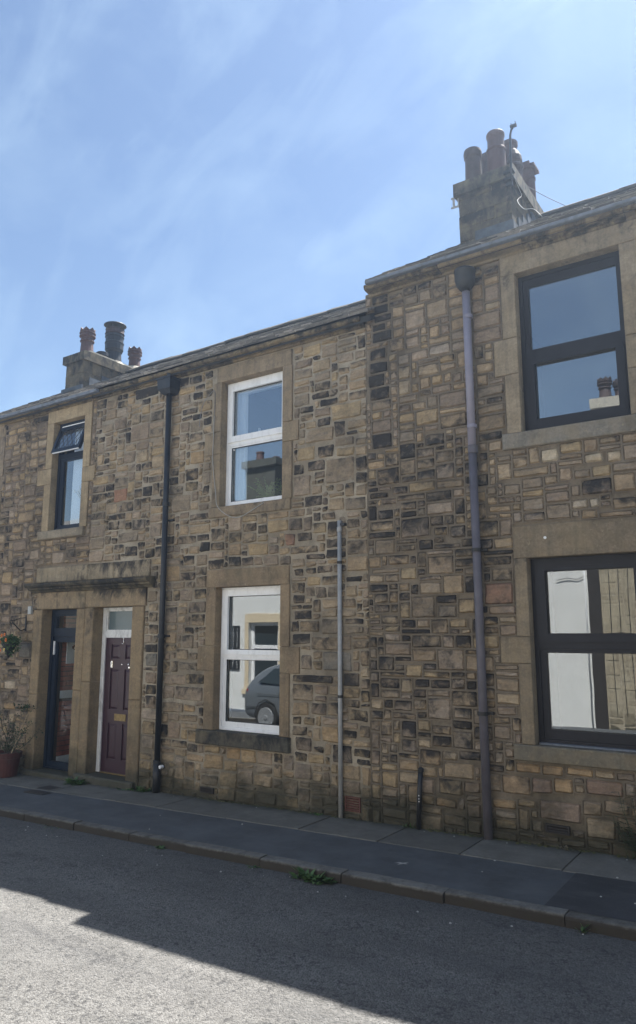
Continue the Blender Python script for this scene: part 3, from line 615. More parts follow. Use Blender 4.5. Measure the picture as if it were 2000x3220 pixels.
fl = [f for f in fixed if f[0]*.02 < XB-.02]; fm = [f for f in fixed if XB-.02 <= f[0]*.02 < XC-.03]; frr = [f for f in fixed if f[0]*.02 >= XC-.03]
def soot_l(x, z, r): return r.choice([0, 0, .1, .2, .3, .5, .7]) if z < 5.2 else r.uniform(.5, 1)
def soot_m(x, z, r):
    if z < .45: return r.choice([.1, .2, .3, .4])
    if z > 5.2 and x < -6.2: return r.uniform(.4, 1)
    return r.choice([.05, .1, .2, .3, .4, .5, .6, .7, .8])
def soot_r(x, z, r):
    if z > 3.9: return r.choice([0, .05, .1, .2, .3, .4]) if z < 5.5 else r.choice([.1, .3, .6, .8])
    if z < .55: return r.choice([.05, .1, .2])
    if x > -2.6: return r.choice([.05, .1, .2, .3, .5])
    return r.choice([.2, .4, .55, .65, .7, .8, .9])
rl_ = random.Random(11); rm_ = random.Random(23); rr_ = random.Random(31)
sl = layout(-13.24, XB, -.36, 5.38, holes_l, fl, rl_, [4, 5, 6, 7, 7, 8, 10], (7, 15), soot_l)
sm = layout(XB, -3.92, -.28, 5.38, holes_m, fm, rm_, [4, 5, 6, 6, 7, 8, 9], (7, 17), soot_m)
sr = layout(-3.92, 1.6, -.16, 5.74, holes_r, frr, rr_, [3, 4, 5, 6, 7, 8, 9], (6, 17), soot_r)
build_rubble(HL, sl, rl_, .0095, .019, 300, (1.08, 1.04, 1.02), .8, lambda s: s[1] > -11.4, 'mort_l')
build_rubble(HM, sm, rm_, .0052, .018, 300, (1.10, 1.07, 1.05), 1.0)
build_rubble(HR, sr, rr_, .0090, .019, 300, (1.08, 1.06, 1.07), .8, lambda s: s[0] < -.85, 'mort_r')
wall_with_holes('wall', M['mort_l'], HL, XA, XB, -.6, 5.44, [opening(ow[k]) for k in ('l2', 'lu', 'ld')], .24, .010)
wall_with_holes('wall', M['mort_m'], HM, XB, XC+.001, -.5, 5.44, [opening(ow[k]) for k in ('md', 'mu', 'ml')])
wall_with_holes('wall', M['mort_r'], HR, XC+.002, XD, -.4, 5.79, [opening(ow[k]) for k in ('ru', 'rl')], .24, .010)
# dressings
dressings(HL, ow['lu'], (-9.76, -8.69, 5.390), -9.76, -8.69, (-9.95, 4.21, 4.46), (-8.56, 4.15, 4.38), (-9.82, -8.74, 3.34), (.35, .265, .150), (.03, .03, .06), lip=.026, sill_out=.05, sill_tint=(.27, .225, .15))
dressings(HL, ow['l2'], (-12.2, -10.92, 5.40), -12.2, -10.93, (-12.35, 4.2, 4.45), (-10.86, 4.25, 4.5), (-12.3, -10.9, 3.36), (.26, .20, .13), (.45, .45, .3))
dressings(HM, ow['mu'], (-6.18, -4.965, 5.37), -6.23, -4.955, (-6.37, 4.20, 4.50), (-4.86, 4.20, 4.45), (-6.27, -4.97, 3.365), (.27, .205, .125), (.32, .30, .40), lip=.022, sill_out=.03)
dressings(HM, ow['ml'], (-6.28, -4.985, 2.70), -6.28, -4.975, (-6.40, 1.46, 1.76), (-4.835, 1.46, 1.76), (-6.37, -4.955, .59), (.235, .172, .10), (.25, .18, .62), lip=.020, sill_out=.055, sill_tint=(.085, .083, .062))
dressings(HR, ow['ru'], (-2.31, -.98, 5.735), -2.31, -1.0, (-2.41, 4.47, 4.85), (-.88, 4.30, 4.62), (-2.36, -.96, 3.70), (.285, .228, .145), (.38, .15, .12), lip=.020, sill_out=.035, sill_tint=(.215, .195, .15))
dressings(HR, ow['rl'], (-2.30, -.98, 2.93), -2.30, -1.0, (-2.47, 1.63, 1.88), (-.88, 1.60, 1.90), (-2.38, -.95, .757), (.225, .178, .112), (.22, .15, .18), lip=.020, sill_out=.040, sill_tint=(.165, .145, .10))
# doorcases: piers, lintels, moulded hood, blocks over the hood, steps
DT = (.245, .178, .098)
for (h, nm, a, b, z0, z1, so_) in ((HL, 'door_pier', -9.80, -9.60, zg(-9.7)-.1, 2.27, .12), (HL, 'door_pier', -8.79, XB-.001, zg(-8.7)-.1, 2.27, .22), (HM, 'door_pier', XB+.001, -8.42, zg(-8.5)-.1, 2.28, .22),
                     (HM, 'door_pier', -7.62, -7.39, zg(-7.5)-.1, 2.28, .12)):
    cut = random.uniform(1.0, 1.25); ashlar(nm, h, a, b, -.03, .25, z0, cut-.002, DT, so_, .012); ashlar(nm, h, a, b, -.031, .25, cut+.002, z1-.002, DT, so_+.05, .012)
for (h, a, b, zb) in ((HL, -9.74, XB-.002, 2.272), (HM, XB+.002, -7.36, 2.282)): ashlar('door_lintel', h, a, b, -.034, .25, zb, 2.525, (.27, .20, .115), .52, .01)
HOOD = [(.02, 2.525), (-.045, 2.525), (-.075, 2.555), (-.12, 2.565), (-.125, 2.59), (-.17, 2.60), (-.19, 2.625), (-.19, 2.652), (-.15, 2.662), (.02, 2.672)]
for (h, a, b) in ((HL, -9.86, XB-.0015), (HM, XB+.0015, -7.20)): swept('hood_moulding', h, HOOD, a, b, (.075, .072, .055), .74)
for (h, a, b, s_) in ((HL, -9.81, XB-.002, .45), (HM, XB+.002, -8.05, .55), (HM, -8.046, -7.31, .62)): ashlar('hood_back_stone', h, a, b, -.022, .2, 2.675, 2.905, (.33, .265, .165), s_, .012)
for (h, a, b, zt) in ((HL, -9.80, XB-.003, -.045), (HM, XB+.003, -7.42, .015)):
    m = MB().box(a, b, -.10, .25, zg(a)-.15, zt, .02); m.build('doorstep', M['step'], h)
# cornices
COR_M = [(.03, 5.392), (-.024, 5.392), (-.026, 5.418), (-.05, 5.426), (-.10, 5.430), (-.135, 5.440), (-.145, 5.452), (-.145, 5.478), (.03, 5.482)]
for (h, x0, x1, dz) in ((HL, XA, XB, 0), (HM, XB, XC, 0), (HR, -3.865, XD, .352)):
    n = max(1, round((x1-x0)/.92)); e = [x0 + (x1-x0)*i/n + (random.uniform(-.15, .15) if 0 < i < n else 0) for i in range(n+1)]
    for i in range(n):
        dj = random.uniform(-.004, .004); t = random.choice([(.20, .165, .115), (.24, .19, .12), (.17, .15, .115), (.27, .205, .115)])
        swept('cornice_stone', h, [(y+dj, z+dz+(-.01 if dz and z < 5.45 else 0)) for y, z in COR_M], e[i]+.003, e[i+1]-.003, t, random.choice([.5, .62, .72, .35]))
# gutters
MB().prism([(-.10, 5.440), (-.195, 5.436), (-.202, 5.478), (-.196, 5.482), (-.10, 5.484)], XA, -8.40).build('gutter', M['gutter'], HL)
MB().prism([(-.10, 5.815), (-.195, 5.812), (-.204, 5.820), (-.204, 5.846), (-.198, 5.850), (-.10, 5.852)], -3.812, XD).build('gutter', M['gutter'], HR)
# roofs
def roof(house, x0, x1, ye, ze, m_, yr, seed, gable=None):
    zr = ze + m_*(yr-ye); zb = 5.0; dep = 7.0; yb = 2*yr-ye; th = .06
    MB().prism([(ye+.06, ze-.012), (yr, zr-.02), (yb, ze-.012), (yb, ze-.09), (yr, zr-.12), (ye+.06, ze-.09)], x0+.01, x1-.01).build('roof', M['underlay'], house)
    MB().prism([(.26, 4.0), (.26, ze-.15), (yr, zr-.16), (yb-.4, ze-.15), (yb-.4, -1)], x0+.02, x0+.24).build('gable_wall', gable or M['mort_r'], house)
    MB().prism([(.26, 4.0), (.26, ze-.15), (yr, zr-.16), (yb-.4, ze-.15), (yb-.4, -1)], x1-.24, x1-.02).build('gable_wall', gable or M['mort_r'], house)
    MB().box(x0+.25, x1-.25, yb-.6, yb-.3, -1, ze-.12).build('back_wall', M['mort_r'], house)
    r = random.Random(seed); ang = math.atan(m_); ca, sa = math.cos(ang), math.sin(ang); leng = (yr-ye)/ca
    protos = []
    for q in range(7):
        m = MB(); ww = 1.0; t = r.uniform(.012, .022); n = 4; v = []
        fr = [(-.5 + i/n, r.uniform(-.012, .012)) for i in range(n+1)]
        for (yy, tt) in ((0, 0), (0, t), (.46, .002), (.46, t*.6)):
            for (u, j) in fr: v.append((u, yy + (j if yy == 0 else 0), tt + (r.uniform(-.002, .002))))
        k = n+1; f = []
        for i in range(n): f += [(i, i+1, k+i+1, k+i), (k+i, k+i+1, 3*k+i+1, 3*k+i), (2*k+i, 3*k+i, 3*k+i+1, 2*k+i+1), (i, 2*k+i, 2*k+i+1, i+1)]
        f += [(0, k, 3*k, 2*k), (n, 2*k+n, 3*k+n, k+n)]
        me = bpy.data.meshes.new('slate'); me.from_pydata(m.add(v, f).v, [], m.f); me.materials.append(M['slate']); me.update(); protos.append(me)
    base = world_of(house); gauge = .25; nrow = int(leng/gauge)
    items = []
    for j in range(nrow):
        x = x0 - r.uniform(0, .2); d = j*gauge
        while x < x1:
            ww = r.uniform(.24, .40)*(1-.012*j); a, b = max(x, x0), min(x+ww, x1); x += ww
            if b-a < .06: continue
            items.append((a, b, d))
    items = items[:300] if len(items) > 300 else items
    for (a, b, d) in items:
        o = new_obj('slate', r.choice(protos), house); y = ye + d*ca - r.uniform(0, .015); z = ze + d*sa - .003
        o.location = Vector(((a+b)/2, y, z)) - base; o.scale = ((b-a)-.005, 1, r.uniform(.9, 1.5)); o.rotation_euler = (ang - .035 + r.uniform(-.012, .012), r.uniform(-.006, .006), r.uniform(-.012, .012))
    if len(items) == 300 and nrow*gauge > 0:
        pass
    x = x0
    rm2 = bpy.data.meshes.new('ridge_tile')
    m = MB().prism([(-.17, -.09), (0, .02), (.17, -.09), (.17, -.055), (0, .055), (-.17, -.055)], -.5, .5); rm2.from_pydata(m.v, [], m.f); rm2.materials.append(M['ridge'])
    while x < x1-.1:
        ln = min(r.uniform(.42, .50), x1-x); o = new_obj('ridge_tile', rm2, house); o.location = Vector((x+ln/2, yr, zr+.035+r.uniform(-.008, .008))) - base
        o.scale = (ln+.03, 1, 1); o.rotation_euler = (r.uniform(-.02, .02), r.uniform(-.02, .035), 0); x += ln
    return zr
roof(HL, XA, XB, -.16, 5.486, .588, 3.0, 5)
roof(HM, XB, -3.79, -.165, 5.492, .588, 3.0, 6)
roof(HR, -3.825, XD, -.175, 5.858, .632, 3.0, 7, M['mort_r'])
# rooms behind the openings
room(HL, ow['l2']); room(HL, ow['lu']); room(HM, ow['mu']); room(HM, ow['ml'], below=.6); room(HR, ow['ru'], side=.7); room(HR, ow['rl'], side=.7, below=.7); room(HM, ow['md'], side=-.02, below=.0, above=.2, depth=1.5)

# ------------------------------------------------------------------ windows
# far left house: upper window, its top light tilted out and leaded in diamonds
def leaded_window():
    o = ow['lu']; f = (o[0]+.003, o[1]-.003, o[2]+.003, o[3]-.003); yf = .09; mt = M['blue_frame']
    wdw = MB().ring(f, (f[0]+.05, f[1]-.05, f[2]+.05, f[3]-.06), yf, yf+.07).build('window', mt, HL)
    MB().box(f[0]+.05, f[1]-.05, yf+.003, yf+.066, 4.615, 4.69).build('transom', mt, wdw)
    ring_part('sash', mt, wdw, (f[0]+.0485, f[1]-.0485, f[2]+.0485, 4.616), (-9.47, -8.98, 3.56, 4.575), yf+.012, yf+.05)
    pane(wdw, (-9.48, -8.97, 3.55, 4.58), yf+.03)
    MB().box(f[0]+.06, f[1]-.08, yf-.006, yf+.004, 5.128, 5.146).build('drip_strip', M['upvc'], wdw)
    # tilted light: built flat about its hinge, then leaned out
    hz, hy = 5.115, yf-.004; T = Matrix.Translation((0, hy, hz)) @ Matrix.Rotation(rad(-19), 4, 'X'); h = .455; x0, x1 = f[0]+.035, f[1]-.035
    def lean(m): m.v = [tuple(T @ Vector(v)) for v in m.v]; return m
    s = lean(MB().ring((x0, x1, -h, 0), (x0+.055, x1-.055, -h+.055, -.055), -.02, .03)).build('tilted_sash', mt, wdw); s['label'] = 'top light tilted open, leaded in diamonds'
    lean(MB().box(x0+.05, x1-.05, .004, .010, -h+.05, -.05)).build('pane', M['glass_hi'], wdw)
    lead = MB(); a0, a1, c0, c1 = x0+.055, x1-.055, -h+.055, -.055; stp = .105
    for sgn in (1, -1):
        k = -12
        while k < 24:
            # line x = a0 + k*stp + sgn*(z-c0)*.62 clipped to the light
            pts = []
            for z in (c0, c1): pts.append((a0 + k*stp + sgn*(z-c0)*.62, z))
            (xa, za), (xb, zb) = pts
            def cl(xa, za, xb, zb):
                t0, t1 = 0.0, 1.0; dx = xb-xa
                if abs(dx) < 1e-9: return None
                for lim, lo in ((a0, True), (a1, False)):
                    t = (lim-xa)/dx
                    if (dx > 0) == lo: t0 = max(t0, t)
                    else: t1 = min(t1, t)
                return (t0, t1) if t1-t0 > .02 else None
            q = cl(xa, za, xb, zb)
            if q: lead.tube([(xa+(xb-xa)*q[0], .002, za+(zb-za)*q[0]), (xa+(xb-xa)*q[1], .002, za+(zb-za)*q[1])], .0042, 4)
            k += 1
    lean(lead).build('lead_came', M['lead_came'], wdw)
    lean(MB().box(x0+.03, x1-.02, -.012, .006, -h-.014, -h-.002)).build('weather_strip', M['upvc'], wdw)
M['glass_hi'] = m_glass('leaded_glass', 2.6, .02); M['lead_came'] = m_plain('lead_came', (.04, .04, .045), .5)
leaded_window()
two_light(HL, ow['l2'], (-11.98, -11.18, 4.7, 5.10), (-11.98, -11.18, 3.58, 4.58), M['dark_frame'], (4.61, 4.67), yf=.10)
wm = two_light(HM, ow['mu'], (-5.99, -5.185, 4.435, 5.045), (-6.015, -5.17, 3.575, 4.285), M['upvc'], (4.305, 4.365), fw=.035, glass='glass_up')
MB().box(-6.0, -5.98, .128, .132, 4.255, 4.272).build('sticker', M['upvc'], wm)
hd = MB().box(-5.60, -5.59, .14, .18, 4.44, 4.50); hd.build('stay_handle', M['upvc'], wm)
two_light(HM, ow['ml'], (-6.005, -5.18, 1.715, 2.37), (-6.03, -5.175, .855, 1.595), M['upvc'], (1.61, 1.665), fw=.035)
MB().box(-6.10, -5.13, .085, .16, .757, .775).build('cill_strip', M['upvc'], HM)
two_light(HR, ow['ru'], (-2.07, -1.215, 4.725, 5.405), (-2.04, -1.27, 3.995, 4.565), M['dark_frame'], (4.60, 4.69), fw=.04, opener='lower', glass='glass_up')
wr_ = two_light(HR, ow['rl'], (-2.045, -1.255, 1.905, 2.495), (-2.075, -1.22, 1.035, 1.735), M['dark_frame'], (1.765, 1.84), fw=.045)
MB().box(-1.92, -1.42, .078, .09, 2.535, 2.55).build('trickle_vent', M['dark_frame'], wr_)
MB().box(-2.165, -1.165, .05, .16, .902, .918).build('cill_strip', M['gutter'], HR)
# curtains and window-sill things
def curtain(x0, x1, z0, z1, y, mat, label, amp=.02, per=.07):
    m = MB(); n = max(8, int((x1-x0)/.012)); v = []; f = []
    for i in range(n+1):
        x = x0 + (x1-x0)*i/n; yy = y + amp*math.sin(2*math.pi*x/per) + .4*amp*math.sin(x*37)
        v += [(x, yy, z0), (x, yy*.7+y*.3, z1), (x, yy+.004, z0), (x, yy*.7+y*.3+.004, z1)]
    for i in range(n): k = 4*i; f += [(k, k+4, k+5, k+1), (k+2, k+3, k+7, k+6)]
    return tag(m.add(v, f).build('curtain', mat, None, smooth=True), label, 'curtain')
curtain(-9.36, -8.87, 3.48, 5.19, .205, M['net'], 'white net curtain in the upper window with the tilted leaded light', .012, .06)
curtain(-6.05, -5.835, 3.51, 5.16, .205, M['curtain'], 'pale blue-white curtain drawn to the left of the white upper window', .016, .065)
curtain(-6.09, -6.01, .80, 2.47, .21, M['room'], 'narrow dull curtain edge in the white lower window', .008, .05)
bl = MB().box(-6.06, -5.11, .185, .235, 5.02, 5.15).build('roller_blind', M['curtain']); tag(bl, 'rolled-up pale blind at the top of the white upper window', 'blind')
v_ = thing('vase', (-8.98, .185, 3.475), 'tall white vase of dried stems in the left upper window', 'vase')
MB().lathe((-8.98, .185, 3.475), [(.045, 0), (.047, .05), (.042, .20), (.040, .22), (.034, .22), (.034, .05)], 14).build('body', M['white_pot'], v_, smooth=True)
st = MB(); hd = MB(); r_ = random.Random(3)
for i in range(14):
    a = r_.uniform(-.26, .14); b = r_.uniform(-.10, .06); hgt = r_.uniform(.30, .5); p = [(-8.98+a*t*t, .185+b*.3*t*t, 3.66+hgt*t) for t in (0, .35, .7, 1)]
    st.tube(p, .0022, 4)
    for k in range(5):
        q = Vector(p[3]) + Vector((r_.uniform(-.025, .025), r_.uniform(-.02, .02), r_.uniform(-.07, .03))); hd.lathe(q, [(.002, -.012), (.010, 0), (.002, .014)], 5)
st.build('stem', M['dry'], v_); tag(hd.build('seed_head', M['petal_w'], v_), kind='stuff')
def frond(m, base, d, ln, droop, wl, n=6, up=(0, 0, 1)):
    """arching spray with narrow leaflets"""
    base = Vector(base); d = Vector(d).normalized(); sx = d.cross(Vector(up)).normalized(); P = []
    for i in range(n+1):
        t = i/n; P.append(base + d*ln*t + Vector((0, 0, -droop*t*t)))
    m.tube(P, .002, 4)
    for i in range(1, n+1):
        for sg in (-1, 1):
            p = P[i]; q = p + sx*sg*wl*.8 + d*wl*.6 + Vector((0, 0, -.02)); mid = (p+q)/2 + Vector((0, 0, .012)); wv = d*.010
            m.add([p, mid+wv, q, mid-wv], [(0, 1, 2, 3)])
pl = thing('potted_palm', (-5.47, .30, 3.50), 'small palm in a white bowl on the sill of the white upper window', 'potted plant')
MB().lathe((-5.47, .20, 3.505), [(.055, 0), (.075, .03), (.088, .07), (.082, .075), (.07, .055)], 18).build('pot', M['white_pot'], pl, smooth=True)
fm_ = MB(); r_ = random.Random(8)
for i in range(26):
    a = r_.uniform(0, 6.28); e = r_.uniform(.5, 2.4); ln = r_.uniform(.20, .38)
    frond(fm_, (-5.47+.02*math.cos(a), .205+.01*math.sin(a), 3.56), (math.cos(a), .12*math.sin(a)+.02, e), ln, r_.uniform(.02, .12), r_.uniform(.04, .075))
tag(fm_.build('leaves', M['leaf_pale'], pl), kind='stuff')

# ------------------------------------------------------------------ doors
# maroon door, number 3
def maroon_door():
    o = ow['md']; y0 = .165
    fr = MB().ring((o[0]+.003, o[1]-.003, o[2]+.005, o[3]-.003), (-8.345, -7.675, .03, 2.245), .150, .235).build('door_frame', M['white_paint'], HM)
    MB().box(-8.345, -7.675, .155, .23, 1.855, 1.945).build('transom', M['white_paint'], fr)
    MB().ring((-8.346, -7.674, 1.944, 2.246), (-8.325, -7.695, 1.965, 2.225), .165, .22).build('fanlight_bead', M['white_paint'], fr)
    MB().box(-8.327, -7.693, .19, .197, 1.963, 2.227).build('pane', M['frosted'], fr)
    MB().box(-8.33, -7.69, .14, .25, .021, .034).build('sill_bar', M['brass'], fr)
    x0, x1, z0, z1 = -8.342, -7.678, .036, 1.852
    cols = [(-8.235, -8.035), (-7.945, -7.745)]; rows = [(1.545, 1.775), (.86, 1.435), (.20, .70)]
    d = MB(); d.box(x0, x1, y0+.014, y0+.05, z0, z1)
    xs = [x0, cols[0][0], cols[0][1], cols[1][0], cols[1][1], x1]; zs = [z0, rows[2][0], rows[2][1], rows[1][0], rows[1][1], rows[0][0], rows[0][1], z1]
    for i in range(5):
        for j in range(7):
            if i in (1, 3) and j in (1, 3, 5): continue
            d.add([(xs[i], y0, zs[j]), (xs[i+1], y0, zs[j]), (xs[i+1], y0, zs[j+1]), (xs[i], y0, zs[j+1])], [(0, 1, 2, 3)])
    for c in cols:
        for rr in rows: d.ring((c[0], c[1], rr[0], rr[1]), (c[0]+.012, c[1]-.012, rr[0]+.012, rr[1]-.012), y0, y0+.013)
    for (a, b) in ((x0, y0),): d.add([(x0, y0, z0), (x0, y0+.014, z0), (x0, y0+.014, z1), (x0, y0, z1)], [(0, 1, 2, 3)])
    dr = d.build('door', M['maroon'], HM)
    for c in cols:
        for rr in rows:
            a, b, e, f = c[0]+.022, c[1]-.022, rr[0]+.022, rr[1]-.022; s = .028
            MB().add([(a, y0+.0135, e), (b, y0+.0135, e), (b, y0+.0135, f), (a, y0+.0135, f), (a+s, y0+.002, e+s), (b-s, y0+.002, e+s), (b-s, y0+.002, f-s), (a+s, y0+.002, f-s)],
                     [(4, 5, 6, 7), (0, 1, 5, 4), (1, 2, 6, 5), (2, 3, 7, 6), (3, 0, 4, 7)]).build('door_panel', M['maroon'], dr)
    # numeral 3
    n3 = []; cx, cz = -7.985, 1.812
    for i in range(11): t = rad(150 - 240*i/10); n3.append((cx + .019*math.cos(t), y0-.006, cz+.022 + .019*math.sin(t)))
    m3 = []
    for i in range(11): t = rad(90 - 240*i/10); m3.append((cx + .022*math.cos(t), y0-.006, cz-.019 + .022*math.sin(t)))
    MB().tube(n3, .0075, 6).tube(m3, .0075, 6).build('number_three', M['chrome'], dr, smooth=True)
    MB().box(-8.205, -8.165, y0-.022, y0, 1.44, 1.535, .006).lathe((-8.185, y0-.022, 1.505), [(.009, 0), (.008, .010)], 10, (0, -1, 0)).build('lock_plate', M['chrome'], dr)
    MB().lathe((-7.99, y0, 1.487), [(.011, 0), (.011, .006), (.006, .008)], 12, (0, -1, 0)).build('spyhole', M['chrome'], dr)
    MB().box(-7.80, -7.765, y0-.018, y0, 1.435, 1.535, .005).build('lock_plate', M['chrome'], dr)
    MB().lathe((-7.835, y0, 1.49), [(.010, 0), (.010, .02), (.013, .028), (.004, .032)], 12, (0, -1, 0)).box(-7.85, -7.82, y0-.012, y0, 1.435, 1.462, .003).build('handle', M['chrome'], dr)
    lb = MB().ring((-8.095, -7.865, .728, .818), (-8.075, -7.885, .748, .798), y0-.008, y0); lb.box(-8.076, -7.884, y0-.004, y0, .747, .799); lb.build('letterbox', M['brass'], dr)
maroon_door()
# blue glazed door with the brick-lined hall behind it
def blue_door():
    o = ow['ld']; mt = M['blue_frame']
    fr = MB().ring((o[0]+.003, o[1]-.003, o[2]+.004, o[3]-.003), (-9.545, -8.85, -.02, 2.215), .15, .235).build('door_frame', mt, HL)
    MB().box(-9.545, -8.85, .156, .23, 1.865, 1.955).build('transom', mt, fr)
    ring_part('fanlight_bead', mt, fr, (-9.5455, -8.8495, 1.9545, 2.2155), (-9.50, -8.895, 1.995, 2.175), .162, .215)
    pane(fr, (-9.51, -8.885, 1.985, 2.185), .19)
    d = MB().ring((-9.543, -8.852, -.018, 1.863), (-9.475, -8.92, .055, 1.795), .17, .225).build('door', mt, HL)
    ring_part('glazing_bead', mt, d, (-9.476, -8.919, .054, 1.796), (-9.465, -8.93, .065, 1.785), .18, .215)
    pane(d, (-9.47, -8.925, .06, 1.79), .195, 'glass_door')
    MB().box(-9.525, -9.50, .15, .17, 1.60, 1.80, .004).build('hinge_cover', M['upvc'], d)
    MB().box(-8.90, -8.88, .12, .17, .90, 1.04, .005).build('handle', M['chrome'], d)
    # hall: brick on the left wall, plaster elsewhere
    yq = .30; xw = -9.50
    MB().box(xw-.10, xw-.012, yq, 2.8, -.1, 2.5).build('hall_wall', M['hmortar'], HL)
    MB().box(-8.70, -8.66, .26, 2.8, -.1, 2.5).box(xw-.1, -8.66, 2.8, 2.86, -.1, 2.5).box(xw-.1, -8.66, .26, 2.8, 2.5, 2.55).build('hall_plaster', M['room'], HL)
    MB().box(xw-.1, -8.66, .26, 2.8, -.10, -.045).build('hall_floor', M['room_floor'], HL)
    r = random.Random(4); bm_ = []
    for q in range(4):
        m = MB(); j = lambda: r.uniform(-.003, .003)
        m.box(-.012, .0, -.5, .5, -.031, .031); m.v = [(x + j(), y, z + j()) for x, y, z in m.v]
        me = bpy.data.meshes.new('brick'); me.from_pydata(m.v, [], m.f); me.materials.append(M['hbrick']); bm_.append(me)
    base = world_of(HL); row = 0; z = .14
    while z < 2.4:
        y = yq + (0 if row % 2 else -.11)
        while y < 1.55:
            a, b = max(y, yq+.003), y+.212; y += .224
            if b-a > .03 and not (1.0-.07 < z < 1.0+.08):
                ob = new_obj('brick', r.choice(bm_), HL); ob.location = Vector((xw + r.uniform(-.003, .003), (a+b)/2, z)) - base; ob.scale = (1, b-a, 1)
        z += .073; row += 1
    MB().box(xw-.011, xw+.018, yq, 2.7, .945, 1.06, .008).build('dado_rail', M['white_int'], HL)
    MB().box(xw-.011, xw+.016, yq, 2.7, -.045, .105, .008).build('skirting', M['white_int'], HL)
    pic = thing('picture', (xw+.02, .56, 1.65), 'white-framed picture of a dark red tree on the brick wall inside the blue door', 'picture')
    MB().box(xw+.001, xw+.022, .37, .80, 1.46, 1.86, .004).build('canvas', M['white_int'], pic)
    bl_ = MB(); rr = random.Random(9)
    for i in range(60):
        a = rr.uniform(0, 6.28); q = rr.random()**.5; y = .62 + .15*q*math.cos(a); zz = 1.70 + .10*q*math.sin(a); s = rr.uniform(.010, .026)
        bl_.add([(xw+.0232+i*1e-5, y+s*math.cos(k*1.05+i), zz+s*.8*math.sin(k*1.05+i)) for k in range(6)], [(0, 1, 2, 3, 4, 5)])
    for i in range(26):
        y = .62 + rr.uniform(-.05, .07); zz = 1.60-.09*rr.random(); s = rr.uniform(.010, .024)
        bl_.add([(xw+.0238+i*1e-5, y+s*math.cos(k*1.05+i), zz+s*1.3*math.sin(k*1.05+i)) for k in range(6)], [(0, 1, 2, 3, 4, 5)])
    bl_.build('painted_tree', M['paint_red'], pic)
blue_door()

# ------------------------------------------------------------------ chimneys
CH = [(.115, .10, .07), (.10, .088, .064), (.15, .12, .078), (.08, .074, .058)]
def chimney(house, x0, x1, y0, y1, zb, zt, cap, rnd, soot, step=.155, lab=None):
    core = MB().box(x0+.012, x1-.012, y0+.012, y1-.012, zb, zt-cap).build('chimney', M['mort_m'], house)
    z = zb
    def blk(a, b, c, d, e, f, so):
        m = MB(); m.box(a, b, c, d, e, f); m.v = [(x+rnd.uniform(-.004, .004), y+rnd.uniform(-.004, .004), zz+rnd.uniform(-.003, .003)) for x, y, zz in m.v]
        t = rnd.choice(CH); S = []; sd_ = rnd.random()
        for i, v in enumerate(m.v): S += [v[0]-a, (v[2]-e)/(f-e), sd_]
        m.build('chimney_stone', M['ashlar'], core, attrs={'tint': const_attr(8, (*t, so)), 'sv': ('FLOAT_VECTOR', S)})
    while z < zt-cap-.03:
        h = min(step*rnd.uniform(.8, 1.35), zt-cap-z)
        if zt-cap-(z+h) < .06: h = zt-cap-z
        cut = rnd.uniform(.3, .7); xm = x0+(x1-x0)*cut
        g = .004
        blk(x0, xm-g, y0, y0+.2, z+g, z+h-g, rnd.choice(soot)); blk(xm+g, x1, y0, y0+.2, z+g, z+h-g, rnd.choice(soot))
        y = y0+.2+2*g
        while y < y1-.02:
            l = min(rnd.uniform(.22, .5), y1-y)
            for (a, b) in ((x0, x0+.12), (x1-.12, x1)): blk(a, b, y, y+l-2*g, z+g, z+h-g, rnd.choice(soot))
            y += l
        z += h
    c = MB(); e = .055; m_ = [(y0-e, zt-cap), (y0-e, zt-.02), (y0-e+.03, zt), (y1+e-.03, zt), (y1+e, zt-.02), (y1+e, zt-cap)]
    cc = c.prism(m_, x0-e, x1+e); n = len(c.v); S = []
    for v in c.v: S += [0, .6, .3]
    c.build('chimney_cap', M['ashlar'], core, attrs={'tint': const_attr(n, (.105, .10, .074, soot[-1])), 'sv': ('FLOAT_VECTOR', S)})
    MB().prism([(y0+.02, zt-.002), (y0+.16, zt+.07), (y1-.16, zt+.07), (y1-.02, zt-.002)], x0+.03, x1-.03).build('flaunching', M['cement'], core)
    return core
def pot(ch, c, prof, mat, n=20, jag=0, name='chimney_pot'): return MB().lathe(c, prof, n, jag=jag).build(name, mat, ch, smooth=False)
r_ = random.Random(17)
cl_ = chimney(HL, -11.93, -11.38, 1.82, 3.9, 6.3, 7.43, .185, r_, [.35, .5, .6, .7])
def crown(h, r, foot=True):
    p = [(r*1.25, 0), (r*1.15, .04), (r*.95, .10), (r*.86, .26*h/.5), (r*.86, .27*h/.5), (r*1.02, .28*h/.5), (r*1.02, .30*h/.5), (r*.88, .31*h/.5), (r*.92, .35*h/.5), (r*1.15, .37*h/.5), (r*1.15, .39*h/.5), (r*1.02, .40*h/.5), (r*1.02, .42*h/.5), (r*1.16, .43*h/.5), (r*1.16, .445*h/.5), (r*1.0, .455*h/.5), (r*1.08, h)]
    return p + [(r*.86, h), (r*.8, h*.6)]
pot(cl_, (-11.66, 2.08, 7.44), crown(.58, .140), M['terra'], 14, .03)['label'] = 'terracotta crown pot at the front of the stack'
fp = pot(cl_, (-11.64, 2.75, 7.44), [(.22, 0), (.20, .03), (.165, .10), (.15, .30), (.15, .31), (.175, .33), (.175, .35), (.19, .37), (.19, .50), (.20, .51), (.20, .53), (.185, .54), (.185, .64), (.20, .65), (.20, .67), (.18, .68), (.18, .80), (.16, .80), (.15, .5)], M['black_pot'], 16); fp['label'] = 'tall blackened flue pot with a disc cowl'
MB().lathe((-11.64, 2.75, 8.155), [(.193, 0), (.205, .01), (.195, .02), (.19, .10), (.2, .108), (.185, .12)], 18).build('clay_collar', M['terra_dark'], fp)
cw = MB().lathe((-11.64, 2.75, 8.36), [(.235, 0), (.23, .012), (.05, .035)], 22)
